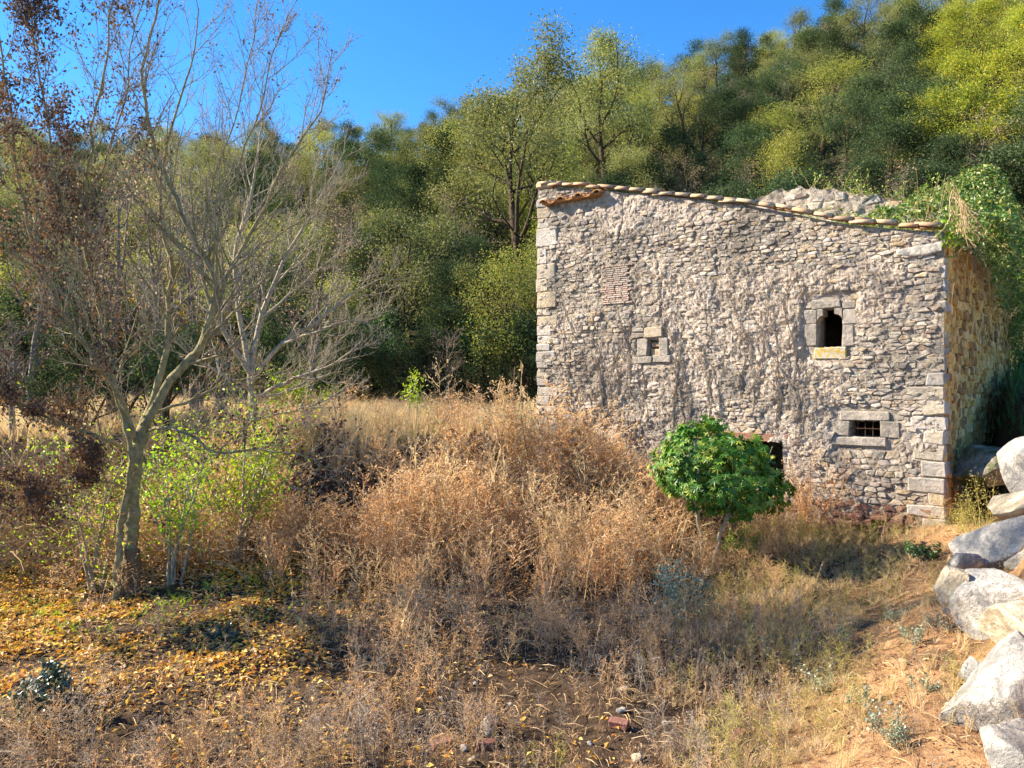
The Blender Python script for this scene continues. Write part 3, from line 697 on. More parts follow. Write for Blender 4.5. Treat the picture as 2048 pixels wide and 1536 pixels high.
# little sloping drip course of tiles under the top left corner
(ua, za), (ub, zb_) = wpx(1097, 402), wpx(1203, 382)
for k in range(7):
    t = k / 6; u = ua + (ub - ua) * t; z0 = za + (zb_ - za) * t
    V, F = canal_tile(hp(u, 0.1, z0 - 0.03), unit(np.append(-HW, -0.25)), np.append(HU, 0), np.array([0, 0, 1.0]), L=0.34, w0=0.1, w1=0.105, flip=-1 if k % 2 else 1)
    part('eave_tile', Geo().add(V + [0, 0, 0.06 if k % 2 else 0.02], F), M['eavetile'], house, True)
A_, B_ = hp(ua + 0.06, 0, za - 0.09), hp(ub - 0.06, 0, zb_ - 0.09)
dv = unit(B_ - A_); V, Q, T = chamfer_box((A_ + B_) / 2 + np.append(-HW, 0) * 0.06, [dv, np.append(HW, 0), np.cross(dv, np.append(HW, 0))], (np.linalg.norm(B_ - A_) / 2, 0.12, 0.022), 0.006)
part('eave_board', Geo().add(V, Q, T), M['eavetile'], house)
# cap stone at the top left corner
block(HL - 0.42, HL + 0.03, -0.05, 0.4, float(top(HL - 0.2)) - 0.05, float(top(HL - 0.2)) + 0.12, 0.03, M['tile'], 'cap_stone', jit=0.015)
block(HL - 0.3, HL + 0.04, -0.04, 0.4, 6.98, 7.2, 0.03, M['quoin'], 'corner_block', jit=0.015)

# ------------------------------------------------------------------ boulders
import bmesh
def ico(sub):
    bm = bmesh.new(); bmesh.ops.create_icosphere(bm, subdivisions=sub, radius=1.0)
    V = np.array([v.co[:] for v in bm.verts]); F = np.array([[v.index for v in f.verts] for f in bm.faces]); bm.free(); return V, F
ICO = {k: ico(k) for k in (2, 3, 5)}
def boulder(name, label, cat, c, dims, seed, mat, rot=0.0, tilt=(0, 0), sub=5, group=None, cuts=18, rough=0.6):
    r = np.random.default_rng(seed); V, F = ICO[sub]; V = V.copy()
    for _ in range(cuts):
        n = unit(r.normal(size=3)); lim = r.uniform(0.48, 0.8); d = V @ n; ex = np.maximum(d - lim, 0); V = V - np.outer(ex * 0.97, n)
    o = r.uniform(0, 50); V = V * (1 + rough * (0.10 * fbm(V[:, 0] * 1.7 + o, V[:, 1] * 1.7, V[:, 2] * 1.7, 4) + 0.022 * fbm(V[:, 0] * 9 + o, V[:, 1] * 9, V[:, 2] * 9, 3)))[:, None]
    V = V * np.array(dims) * 0.5 / 0.78
    ca, sa = math.cos(rot), math.sin(rot); M3 = np.array([[ca, -sa, 0], [sa, ca, 0], [0, 0, 1]])
    tx, ty = tilt; V = V @ np.array([[1, 0, 0], [0, math.cos(tx), math.sin(tx)], [0, -math.sin(tx), math.cos(tx)]]) @ np.array([[math.cos(ty), 0, -math.sin(ty)], [0, 1, 0], [math.sin(ty), 0, math.cos(ty)]]) @ M3.T
    c = np.asarray(c, float); base = np.array([c[0], c[1], c[2] + V[:, 2].min()])
    g = Geo().add(V + (c - base), F); ob = link(name, g.mesh(name, mat, smooth=True), loc=tuple(base))
    return tag(ob, label, cat, group)
BL = [  # px, py (centre), depth, dims, material, label
    (2016, 1412, 5.7, (0.82, 0.75, 0.92), 'limestone', 'tall grey white limestone boulder at the foot of the bank'),
    (2034, 1540, 5.1, (0.75, 0.6, 0.5), 'limestone', 'pale rounded boulder in front of the tall grey one'),
    (1988, 1222, 7.3, (0.95, 0.85, 0.95), 'limestone', 'big domed grey boulder above the ochre soil'),
    (2036, 1262, 6.6, (0.95, 0.8, 0.46), 'tanrock', 'flat topped tan slab resting between two grey boulders'),
    (2012, 1082, 8.7, (1.15, 0.9, 0.55), 'limestone', 'wedge shaped white boulder below the tan slab'),
    (2040, 1016, 9.3, (1.1, 0.9, 0.42), 'tanrock', 'smooth tan slab on top of the wedge shaped white boulder'),
    (2046, 945, 10.1, (1.0, 0.9, 0.72), 'limestone', 'white speckled boulder at the top of the boulder row'),
    (1990, 935, 12.2, (1.3, 0.9, 0.75), 'mossrock', 'mossy grey ledge rock beside the house side wall'),
    (2120, 1330, 6.3, (0.9, 0.9, 0.9), 'limestone', 'grey boulder at the back of the bank'),
    (2130, 1140, 7.9, (1.0, 0.9, 0.9), 'limestone', 'white boulder set deep in the bank'),
    (1900, 1452, 5.95, (0.30, 0.3, 0.42), 'tanrock', 'small tan rock half buried at the foot of the grey boulder'),
    (1892, 1194, 7.5, (0.34, 0.4, 0.5), 'tanrock', 'earth stained pale rock leaning on the domed boulder'),
    (1924, 1345, 6.2, (0.2, 0.25, 0.26), 'limestone', 'little pale rock wedged under the tan slab'),
    (1905, 1122, 8.6, (0.34, 0.3, 0.24), 'limestone', 'small white rock beside the green nettle clump'),
]
for k, (px, py, d, dims, m, lab) in enumerate(BL):
    dims = tuple(1.05 * q for q in dims); px += 20 if d < 12 else 0
    boulder('boulder' if max(dims) > 0.45 else 'rock', lab, 'boulder' if max(dims) > 0.45 else 'rock', P(px, py, d), dims, 40 + k, M[m], rot=k * 1.3, tilt=(0.12 * math.sin(k * 2.0), 0.15 * math.cos(k)), sub=5 if max(dims) > 0.45 else 3)
q = G(980, 1462); boulder('rock', 'chunky white rock standing alone among the weeds', 'rock', q + [0, 0, 0.07], (0.2, 0.16, 0.24), 77, M['limestone'], 0.4, (0.2, 0.3), 3)
spots = [(1250, 1382, .11), (1282, 1322, .1), (1306, 1320, .1), (1362, 1308, .1), (1243, 1425, .09), (1278, 1305, .05), (1274, 1520, .12), (928, 1500, .1), (880, 1246, .09), (945, 1525, .07), (880, 1400, .07), (950, 1370, .06), (1090, 1290, .05), (1200, 1350, .06), (1650, 1325, .06), (1815, 1328, .07), (1740, 1380, .05), (1330, 1450, .06), (1420, 1400, .05), (1500, 1290, .06), (640, 1440, .05), (760, 1330, .06), (1020, 1410, .05), (1180, 1490, .06), (1700, 1240, .08), (1780, 1410, .06)]
for k, (px, py, s) in enumerate(spots):
    q = G(px, py); boulder('stone', 'small pale stone lying on the bare ground among dry weeds', 'stone', q + [0, 0, s * 0.16], (s * R.uniform(0.9, 1.4), s, s * R.uniform(0.5, 0.8)), 200 + k, M['limestone' if k % 3 else 'tanrock'], k * 0.7, sub=2, group='small stones scattered on the ground')
for k, (px, py, rz, lab) in enumerate(((975, 1497, 0.15, 'red brick half buried beside the white rock'), (882, 1497, 0.5, 'broken pinkish red brick in the weeds left of another brick'), (1238, 1456, -0.4, 'weathered pink brick lying tilted on the litter'), (1475, 1480, 0.9, 'pale pink brick fragment near the ochre soil'))):
    q = G(px, py); ax = [np.array([math.cos(rz), math.sin(rz), 0]), np.array([-math.sin(rz), math.cos(rz), 0]), np.array([0, 0, 1.0])]
    V, Q, T = chamfer_box((0, 0, 0.03), ax, (0.09, 0.055, 0.035), 0.007, rs, 0.004)
    tag(link('brick', Geo().add(V, Q, T).mesh('brick', M['redbrick']), loc=tuple(q)), lab, 'brick')

# ------------------------------------------------------------------ tree growing
def interp_line(p, r, t):
    n = len(p) - 1; f = np.clip(t, 0, 1) * n; i = min(int(f), n - 1); w = f - i
    return p[i] * (1 - w) + p[i + 1] * w, r[i] * (1 - w) + r[i + 1] * w, unit(p[i + 1] - p[i])
def shoot(rng, p, d, L, r, n, wig, up, tip=0.35):
    pts = [np.array(p, float)]; d = unit(np.array(d, float))
    for i in range(n):
        d = unit(d + rng.normal(0, wig, 3) + np.array([0, 0, up])); pts.append(pts[-1] + d * L / n)
    return np.array(pts), np.linspace(r, r * tip, n + 1)
def side_shoots(rng, line, cnt, Lr, ang, up, wig, n, rr=0.55, t0=0.2, rmin=0.003, flat=None, taper=0.5):
    p, r = line; out = []; az = rng.uniform(0, 6.28); tot = np.sum(np.linalg.norm(np.diff(p, axis=0), axis=1))
    for i in range(cnt):
        t = t0 + (1 - t0) * (i + rng.uniform(0, 1)) / cnt; q, rad, d = interp_line(p, r, t); az += 2.4 + rng.normal(0, 0.4)
        a = np.cross(d, [0.3, 0.2, 1.0]); a = unit(a); b = np.cross(d, a); s = a * math.cos(az) + b * math.sin(az); an = ang * rng.uniform(0.7, 1.25)
        dd = d * math.cos(an) + s * math.sin(an)
        L = tot * rng.uniform(*Lr) * (1 - taper * t)
        out.append(shoot(rng, q, dd, L, max(rad * rr, rmin), n, wig, up))
    return out

def forest_variant(name, seed, height, kind):
    rng = np.random.default_rng(seed); tr = []; ends = []
    k = dict(dense=(0.28, 9, 6, 5), open=(0.2, 10, 7, 5), bare=(0.30, 9, 8, 7), shrub=(0.05, 9, 6, 4))[kind]
    bole = k[0] * height * 0.8
    lead = shoot(rng, (0, 0, -0.4), (rng.normal(0, .1), rng.normal(0, .1), 1), height * 0.85, 0.018 * height + 0.03, 8, 0.10, 0.05, 0.12)
    tr.append(lead)
    l1 = side_shoots(rng, lead, k[1], (0.42, 0.68), 0.85 if kind != 'bare' else 0.7, 0.10, 0.16, 6, 0.6, k[0], 0.02, taper=0.55)
    l2 = [s for q in l1 for s in side_shoots(rng, q, k[2], (0.4, 0.7), 0.8, 0.06, 0.2, 4, 0.6, 0.25, 0.010)]
    l3 = [s for q in l2 for s in side_shoots(rng, q, k[3], (0.4, 0.75), 0.8, 0.05, 0.22, 3, 0.6, 0.25, 0.006)]
    return tr, l1, l2, l3
def make_forest(kind, seed, height, leafmat_, nleaf, lsize, bark, spread, keep3, cat='tree'):
    rng = np.random.default_rng(seed + 500); tr, l1, l2, l3 = forest_variant(kind, seed, height, kind)
    g = Geo(); tubes(g, tr, 7); tubes(g, l1, 5); tubes(g, l2, 4)
    if keep3: tubes(g, l3, 3)
    trunk = g.mesh('trunk', bark, smooth=True)
    pts = np.concatenate([np.concatenate([s[0][1:] for s in l3]), np.concatenate([s[0][2:] for s in l2])])
    crown = None
    if nleaf:
        tips = pts[rng.integers(0, len(pts), nleaf)]
        # uneven clumps: some twigs keep many leaves, others few
        w = np.clip(0.55 + 0.9 * vnoise(pts[:, 0] * 0.9, pts[:, 1] * 0.9, pts[:, 2] * 0.9), 0.03, 2) ; w /= w.sum()
        tips = pts[rng.choice(len(pts), nleaf, p=w)]
        C = tips + rng.normal(0, spread, (nleaf, 3)) * [1, 1, 0.8]
        C[:, 2] = np.maximum(C[:, 2], 0.1)
        cg = leaves(Geo(), C, rng.uniform(*lsize, nleaf), rng, 0.2)
        crown = cg.mesh('crown', leafmat_)
    return trunk, crown
VAR = {
    'holm': [make_forest('dense', 11 + i, 7.0, M['evergreen'], 11000, (0.07, 0.14), M['dark_bark'], 0.34, False) for i in range(3)],
    'oak': [make_forest('open', 21 + i, 8.0, M['olive'], 8500, (0.06, 0.125), M['dark_bark'], 0.34, False) for i in range(4)],
    'lime': [make_forest('open', 31 + i, 7.0, M['yellowgreen'], 8500, (0.06, 0.125), M['dark_bark'], 0.34, False) for i in range(3)],
    'bare': [make_forest('bare', 41 + i, 7.0, M['drybrown'], 500, (0.06, 0.11), M['grey_bark'], 0.2, True) for i in range(2)],
    'yellow': [make_forest('open', 51 + i, 8.0, M['yellow'], 10000, (0.07, 0.13), M['dark_bark'], 0.3, False) for i in range(2)],
    'tall': [make_forest('open', 81 + i, 12.5, M['olive'], 25000, (0.08, 0.15), M['dark_bark'], 0.36, True) for i in range(2)],
    'gold': [make_forest('open', 56, 6.0, M['gold'], 4000, (0.09, 0.15), M['dark_bark'], 0.22, False)],
    'green': [make_forest('shrub', 61 + i, 3.2, M['midgreen'], 4200, (0.05, 0.10), M['dark_bark'], 0.16, False) for i in range(2)],
    'dark': [make_forest('shrub', 66 + i, 3.6, M['evergreen'], 4600, (0.05, 0.11), M['dark_bark'], 0.18, False) for i in range(2)],
    'thorn': [make_forest('bare', 71, 3.0, None, 0, (0.1, 0.1), M['grey_bark'], 0.2, True)],
}
LAB = {
    'holm': ('holm_oak', 'dark dense evergreen holm oak on the wooded hillside', 'tree', 'evergreen oaks on the hill'),
    'oak': ('deciduous_oak', 'olive green thinning oak with dark limbs on the wooded hillside', 'tree', 'thinning oaks on the hill'),
    'lime': ('autumn_tree', 'yellow green autumn tree on the wooded hillside', 'tree', 'yellow green trees on the hill'),
    'bare': ('bare_tree', 'leafless grey brown tree among the green trees of the hillside', 'tree', 'leafless trees on the hill'),
    'yellow': ('yellow_tree', 'bright yellow autumn tree high on the slope behind the ivy', 'tree', 'bright yellow trees on the hill'),
    'tall': ('tall_oak', 'tall oak', 'tree', None),
    'gold': ('golden_tree', 'small golden orange tree behind the tree with dead leaves', 'tree', None),
    'green': ('shrub', 'mid green leafy shrub at the edge of the wood', 'shrub', 'green shrubs along the wood edge'),
    'dark': ('evergreen_shrub', 'dark evergreen shrub at the edge of the wood', 'shrub', 'dark shrubs along the wood edge'),
    'thorn': ('thorn_bush', 'leafless tangled grey bush at the edge of the wood', 'shrub', 'leafless bushes along the wood edge'),
}
def where(x, y):
    a = x / y
    band = 'lowest on the slope' if y < 38 else 'low on the slope' if y < 48 else 'halfway up the slope' if y < 60 else 'high on the slope' if y < 74 else 'along the skyline'
    beh = 'beyond the old tree' if a < -0.42 else 'beyond the leafless pale tree' if a < -0.2 else 'beyond the golden grass' if a < 0.03 else 'behind the left end of the roof' if a < 0.22 else 'behind the middle of the roof' if a < 0.4 else 'behind the broken cross wall' if a < 0.53 else 'behind the ivy heap'
    return band + ' ' + beh
KINDW = {'holm': 'dark dense evergreen oak ', 'oak': 'olive green thinning oak ', 'lime': 'yellow green autumn tree ', 'bare': 'leafless grey brown tree ', 'yellow': 'bright yellow autumn tree ', 'green': 'mid green leafy shrub ', 'dark': 'dark evergreen shrub ', 'thorn': 'leafless tangled grey bush '}
def plant_tree(kind, x, y, sc, rz=None, var=None, z=None, sz=None, label=None, group='-'):
    if label is None and kind in KINDW: label = KINDW[kind] + where(x, y) if y > 26 else KINDW[kind] + 'on the terrace ' + where(x, y).split('slope ')[-1]
    nm, lab, cat, grp = LAB[kind]; vs = VAR[kind]; trunk, crown = vs[(var if var is not None else int(R.integers(len(vs)))) % len(vs)]
    e = thing(nm, label or lab, cat, (x, y, Hp(x, y) - 0.05 if z is None else z), grp if group == '-' else group)
    e.rotation_euler.z = R.uniform(0, 6.28) if rz is None else rz; e.scale = (sc, sc, sz or sc)
    link('trunk', trunk, e)
    if crown: link('crown', crown, e)
    return e
# rows of trees up the slope, jittered grid, each inside the view or close to it
rf = np.random.default_rng(19); ntree = 0
y = 30.5
while y < 90:
    step = 2.95 + 0.02 * (y - 30); x = -0.86 * y - 2
    while x < 1.1 * y + 2:
        xx = x + rf.normal(0, 0.8); yy = y + rf.normal(0, 1.0); a = xx / yy; u_, v_ = house_uv(xx, yy)
        x += step * rf.uniform(0.85, 1.2)
        if (a > 0.1 and v_ < HD + 3 and u_ > -4): continue
        q = rf.random(); dark = 0.55 * float(sstep(0.05, 0.3, a)) * float(1 - sstep(42, 66, yy)) + 0.24
        if 0.56 < a < 0.8 and 36 < yy < 64 and q < 0.7: kind = 'yellow' if yy > 33 else 'lime'
        elif q < dark: kind = 'holm'
        elif q < dark + (0.13 if a > -0.2 else 0.2): kind = 'bare'
        elif q < dark + 0.13 + 0.24: kind = 'lime'
        else: kind = 'oak'
        sc = rf.uniform(0.58, 0.95)
        plant_tree(kind, xx, yy, sc * rf.uniform(1.1, 1.35), sz=sc * rf.uniform(0.85, 1.1)); ntree += 1
    y += step * 0.92
# trees one can pick out
def pick(kind, px, d, sc, label, var=0, rz=0.0):
    x = (px - 1024) / FPX * d; return plant_tree(kind, x, d, sc, rz, var, label=label, group=None)
pick('tall', 1050, 38, 1.18, 'tall spreading oak with dark forked limbs rising above its neighbours', 0, 0.6)
pick('tall', 1215, 50, 1.2, 'tallest thin crowned oak standing against the blue sky', 1, 2.0)
pick('oak', 790, 31, 1.05, 'dark limbed oak at the back of the golden grass', 3, 1.0)
pick('lime', 1290, 33, 0.95, 'rounded yellow green tree just behind the house roof', 1)
pick('holm', 1430, 31, 0.98, 'broad dark holm oak right behind the roof tiles', 0); pick('holm', 1560, 30, 0.95, 'dusky evergreen crowding the broken cross wall', 1, 2.0)
pick('bare', 1690, 33, 0.85, 'brownish leafless tree in the shade behind the cross wall', 0); pick('holm', 1800, 31, 0.9, 'shaded evergreen behind the ivy heap', 2); pick('holm', 1930, 32, 0.9, 'dark evergreen under the bright yellow trees', 0, 1.0)
pick('gold', 318, 29, 0.85, None)
pick('bare', 430, 82, 1.25, 'twiggy bare tree on the skyline behind the dead leaved tree', 1)
for k in range(46):
    a = rf.uniform(-0.72, 0.06) if k < 36 else rf.uniform(0.1, 0.75); yy = rf.uniform(26.0, 31) if a < 0.06 else rf.uniform(29, 34); xx = a * yy
    u_, v_ = house_uv(xx, yy)
    if a > 0.06 and v_ < HD + 1.5 and u_ > -3: continue
    plant_tree(['green', 'dark', 'dark', 'thorn'][k % 4], xx, yy, rf.uniform(0.7, 1.35))

# ------------------------------------------------------------------ big tree with dead leaves
def px_line(pts, d, r0, r1, n=None):
    A = np.array([P(x, y, d + (q[0] if q else 0)) for x, y, *q in pts]); m = n or max(8, len(A) * 3)
    t = np.linspace(0, len(A) - 1, m); i = np.minimum(t.astype(int), len(A) - 2); w = (t - i)[:, None]
    # Catmull-Rom through the points
    Pm = np.concatenate([[2 * A[0] - A[1]], A, [2 * A[-1] - A[-2]]]); p0, p1, p2, p3 = Pm[i], Pm[i + 1], Pm[i + 2], Pm[i + 3]
    L = 0.5 * ((2 * p1) + (-p0 + p2) * w + (2 * p0 - 5 * p1 + 4 * p2 - p3) * w**2 + (-p0 + 3 * p1 - 3 * p2 + p3) * w**3)
    L = L + np.random.default_rng(len(pts)).normal(0, 0.012, L.shape)
    return L, np.linspace(r0, r1, m)
TB = G(248, 1188); TD = TB[1]
big = thing('old_tree', 'mossy multi stemmed tree with dead brown leaves clinging to its twigs', 'tree', TB)
trunk = [px_line([(252, 1205), (258, 1120), (264, 1040), (270, 960), (280, 890), (292, 830)], TD, 0.102, 0.078, 48)]
trunk[0][1][:8] = np.linspace(0.165, 0.11, 8)
left_stem = px_line([(230, 1205), (236, 1130), (240, 1060), (256, 970), (262, 890), (236, 800), (214, 690), (196, 600), (178, 520), (170, 420), (180, 290), (205, 160), (232, -40)], TD - 0.18, 0.052, 0.010, 64)
limbs = [
    px_line([(290, 850), (330, 775), (375, 722), (402, 690), (424, 620), (432, 570), (410, 520), (375, 450), (335, 360), (300, 260), (285, 150), (310, 40), (330, -60)], TD, 0.071, 0.0108),
    px_line([(404, 690, 0), (430, 620, .2), (458, 545, .4), (505, 465, .5), (548, 370, .6), (605, 275, .7), (645, 205, .8), (662, 110, .8)], TD, 0.046, 0.0054),
    px_line([(288, 850), (318, 760, .2), (337, 680, .3), (336, 600, .4), (346, 540, .4), (326, 470, .5), (322, 380, .5), (340, 260, .5), (380, 140, .6), (400, 20, .6)], TD, 0.055, 0.0081),
    px_line([(276, 880), (235, 790, -.3), (180, 700, -.5), (120, 610, -.6), (70, 490, -.7), (35, 340, -.7), (12, 180, -.8), (-10, 0, -.8)], TD, 0.046, 0.0086),
    px_line([(196, 600), (150, 500, -.2), (115, 380, -.3), (95, 240, -.3), (70, 100, -.4), (50, -40, -.4)], TD - 0.18, 0.024, 0.0065),
    px_line([(262, 905), (190, 870, -.5), (110, 840, -.9), (30, 800, -1.2), (-60, 740, -1.4)], TD, 0.027, 0.0065),
    px_line([(288, 860), (360, 860, -.5), (430, 905, -.9), (520, 900, -1.1), (610, 915, -1.2), (650, 935, -1.2)], TD, 0.027, 0.0043),
    px_line([(300, 830), (380, 800, .5), (470, 760, .8), (560, 745, 1.1), (640, 725, 1.2)], TD, 0.027, 0.0043),
    px_line([(346, 540, .4), (400, 450, .8), (430, 350, 1.0), (470, 240, 1.1), (500, 110, 1.2), (512, 60, 1.2)], TD, 0.022, 0.0043),
    px_line([(170, 420), (210, 320, .3), (250, 200, .4), (265, 80, .5), (300, -30, .5)], TD - 0.18, 0.019, 0.0054),
    px_line([(410, 520), (455, 440, -.3), (480, 330, -.4), (520, 220, -.4), (545, 110, -.4), (560, 70, -.4)], TD, 0.019, 0.0043),
    px_line([(270, 985), (200, 960, -.4), (140, 985, -.8), (60, 1010, -1.1), (-20, 1040, -1.3)], TD, 0.019, 0.0043),
    px_line([(458, 545, .4), (540, 480, .9), (620, 430, 1.2), (690, 370, 1.4)], TD, 0.019, 0.0043),
]
rb = np.random.default_rng(5)
g = tubes(Geo(), trunk, 18); tubes(g, [left_stem], 12)
V = g.verts(); V = V + (0.016 * fbm(V[:, 0] * 9, V[:, 1] * 9, V[:, 2] * 3.5, 4))[:, None] * np.array([1, 1, 0.2]); g.v = [V]
tk = part('trunk', g, M['bark'], big, True)
g = Geo(); a = np.linspace(0, 2 * math.pi, 11)   # bare wood scar low on the trunk
sc = px_line([(262, 1212), (262, 1170), (263, 1130), (264, 1098)], TD - 0.05, 0.117, 0.098, 8); sc[0][:, 0] += 0.015; tubes(g, [sc], 12)
part('bare_wood', g, M['stump'], tk, True)
l1 = []; 
for k, ln in enumerate([left_stem] + limbs):
    l1 += side_shoots(rb, ln, 27 if k < 6 else 18, (0.14, 0.30) if k < 6 else (0.22, 0.5), 0.65, 0.10, 0.10, 7, 0.45, 0.35 if k == 0 else 0.15, 0.006, taper=0.35)
l2 = [s for q in l1 for s in side_shoots(rb, q, 8, (0.28, 0.6), 0.7, 0.13, 0.12, 5, 0.55, 0.12, 0.0042)]
l3 = [s for q in l2 for s in side_shoots(rb, q, 6, (0.25, 0.6), 0.75, 0.16, 0.12, 3, 0.6, 0.2, 0.0032)]
g = tubes(Geo(), limbs, 8); tubes(g, l1, 5); part('limbs', g, M['bark'], big, True)
g = tubes(Geo(), l2, 4); tubes(g, l3, 3); tw = part('twigs', g, M['pale_bark'], big, True)
ends = np.array([s[0][-1] for s in l3] + [s[0][2] for s in l3] + [s[0][3] for s in l2])
epx = ends[:, 0] / ends[:, 1] * FPX + 1024; epy = 768 - (ends[:, 2] - CZ) / ends[:, 1] * FPX
wgt = 0.04 + 1.0 * (1 - sstep(230, 380, epx)) + 0.9 * sstep(780, 900, epy) * sstep(300, 420, epx) + 0.8 * sstep(760, 880, epy) + 0.55 * (1 - sstep(400, 600, epx)) * sstep(600, 700, epy) + 1.2 * (1 - sstep(60, 260, epx))
wgt *= np.clip(0.5 + 1.3 * vnoise(ends[:, 0] * 2.2, ends[:, 1] * 2.2, ends[:, 2] * 2.2), 0.05, 2)
C = ends[rb.choice(len(ends), 25000, p=wgt / wgt.sum())] + rb.normal(0, 0.05, (25000, 3)) - [0, 0, 0.03]
part('dead_leaves', leaves(Geo(), C, rb.uniform(0.03, 0.07, len(C)), rb, 0.9, asp=0.55), M['deadleaf'], big)

# ------------------------------------------------------------------ bare grey tree behind it
q0 = P(520, 900, 14.2); q0[2] = Hp(q0[0], 14.2)
bare = thing('leafless_tree', 'leafless pale tree with sweeping bare branches at the edge of the golden grass', 'tree', q0)
D2 = 14.2
bl = [px_line([(520, 925), (512, 860), (505, 800), (500, 740)], D2, 0.085, 0.065)]
bl += [px_line([(502, 760), (560, 690, .2), (640, 640, .3), (700, 590, .3), (760, 560, .2), (790, 535, .2)], D2, 0.05, 0.006),
       px_line([(505, 800), (580, 760, -.3), (650, 735, -.5), (710, 700, -.5), (740, 690, -.5)], D2, 0.045, 0.006),
       px_line([(500, 745), (520, 640, .3), (560, 540, .5), (610, 450, .6), (650, 380, .6), (690, 300, .6)], D2, 0.06, 0.006),
       px_line([(500, 745), (480, 640, .2), (470, 520, .3), (500, 400, .4), (520, 280, .4), (525, 170, .4)], D2, 0.06, 0.008),
       px_line([(500, 745), (440, 650, -.3), (400, 540, -.4), (370, 420, -.5), (360, 300, -.5)], D2, 0.05, 0.008),
       px_line([(510, 840), (590, 820, .2), (650, 800, .3), (700, 770, .3), (730, 770, .3)], D2, 0.03, 0.005),
       px_line([(503, 780), (430, 740, -.2), (370, 700, -.3), (320, 640, -.4), (280, 560, -.4)], D2, 0.04, 0.006),
       px_line([(560, 690, .2), (640, 660, -.2), (700, 640, -.3), (740, 640, -.3), (775, 610, -.3)], D2, 0.03, 0.005),
       px_line([(520, 640, .3), (590, 580, .8), (660, 520, 1.0), (710, 480, 1.0)], D2, 0.03, 0.005),
       px_line([(505, 800), (600, 770, .8), (670, 690, 1.2), (730, 620, 1.3)], D2, 0.03, 0.005)]
rb = np.random.default_rng(15)
l1 = [s for ln in bl[1:] for s in side_shoots(rb, ln, 17, (0.2, 0.42), 0.65, 0.08, 0.12, 6, 0.5, 0.2, 0.006)]
l2 = [s for q in l1 for s in side_shoots(rb, q, 7, (0.3, 0.6), 0.7, 0.14, 0.14, 5, 0.55, 0.15, 0.0042)]
l3 = [s for q in l2 for s in side_shoots(rb, q, 3, (0.3, 0.6), 0.7, 0.18, 0.12, 3, 0.6, 0.2, 0.0034)]
part('trunk', tubes(Geo(), bl[:1], 8), M['pale_bark'], bare, True)
g = tubes(Geo(), bl[1:], 6); tubes(g, l1, 4); part('branches', g, M['pale_bark'], bare, True)
g = tubes(Geo(), l2, 3); tubes(g, l3, 3); part('twigs', g, M['pale_bark'], bare, True)

# ------------------------------------------------------------------ lime green suckers round the big tree
for px, d, sc in ((60, 17, 0.85), (215, 18.5, 1.0), (330, 16.5, 0.8), (395, 20, 1.0), (610, 22, 0.85), (130, 21, 1.1), (500, 24, 1.0)):
    plant_tree('bare', (px - 1024) / FPX * d, d, sc)
def sapling(name, label, px, py, w, h, n, mat, size, seed, d=None, stems=7, cat='shrub', bark=None, group=None):
    r = np.random.default_rng(seed); q = G(px, py) if d is None else P(px, py, d)
    if d is not None: q[2] = Hp(q[0], q[1])
    e = thing(name, label, cat, q, group)
    st = []; tips = []
    for k in range(stems):
        a = r.uniform(0, 6.28); sp = r.uniform(0.2, 1.0) * w / h
        s = shoot(r, q + r.normal(0, 0.05, 3) * [1, 1, 0] - [0, 0, 0.04], (math.cos(a) * sp * 0.55, math.sin(a) * sp * 0.55, 1), h * r.uniform(0.75, 1.1), 0.011 * max(h, 0.5), 6, 0.10, 0.0); st.append(s)
        st += (ss := side_shoots(r, s, 7, (0.25, 0.5), 0.8, 0.05, 0.15, 4, 0.5, 0.3, 0.003))
        tips += [x[0][1:] for x in ss] + [s[0][3:]]
    tips = np.concatenate(tips)
    part('stems', tubes(Geo(), [x for x in st], 4), bark or M['pale_bark'], e, True)
    C = tips[r.integers(0, len(tips), n)] + r.normal(0, 0.06 * h, (n, 3)); C[:, 2] = np.maximum(C[:, 2], q[2] + 0.02)
    part('leaves', leaves(Geo(), C, r.uniform(size[0], size[1], n), r, 0.2), mat, e)
    return e
sapling('sucker_shrub', 'lime yellow leafy shrub glowing behind the trunk fork of the old tree', 470, 1015, 2.0, 2.7, 3000, M['bright'], (0.04, 0.09), 1, d=12.0, stems=9)
sapling('sucker_shrub', 'lime green sucker shoots beside the foot of the old tree', 345, 1140, 1.0, 1.9, 1300, M['bright'], (0.04, 0.085), 2, d=10.9)
sapling('sucker_shrub', 'sparse yellow green shoots left of the old tree trunk', 190, 1130, 1.1, 2.3, 800, M['bright'], (0.035, 0.075), 3, d=11.0)
sapling('sucker_shrub', 'low lime tuft in the leaf litter by the old tree', 205, 1180, 0.4, 0.35, 130, M['bright'], (0.035, 0.07), 4)
sapling('yellow_shrub', 'yellow green shrub at the left end of the golden grass', 600, 850, 2.2, 1.4, 1800, M['bright'], (0.05, 0.1), 5, d=21)
sapling('yellow_shrub', 'slender yellow leaved sapling rising from the golden grass', 828, 850, 0.5, 1.5, 260, M['bright'], (0.05, 0.1), 6, d=17.5, stems=2)
sapling('grey_shrub', 'pale grey green shrub beside the left corner of the house', 1048, 870, 0.9, 1.25, 900, M['greygreen'], (0.05, 0.1), 7, d=16.3)
sapling('olive_seedling', 'silvery grey green seedling bush in front of the lobed leaf tree', 1372, 1262, 0.9, 0.9, 1100, M['greygreen'], (0.025, 0.055), 8)
sapling('green_bush', 'yellowish green low bush behind the lobed leaf tree stems', 1480, 1120, 0.9, 0.5, 900, M['freshgrass'], (0.03, 0.06), 9)
sapling('nettle_clump', 'fresh green nettle clump beside a small white rock', 1852, 1120, 0.5, 0.28, 600, M['midgreen'], (0.03, 0.06), 10)
sapling('ivy_patch', 'dark glossy ivy patch creeping over the leaf litter', 70, 1440, 1.2, 0.5, 1500, M['ivydark'], (0.035, 0.065), 12)
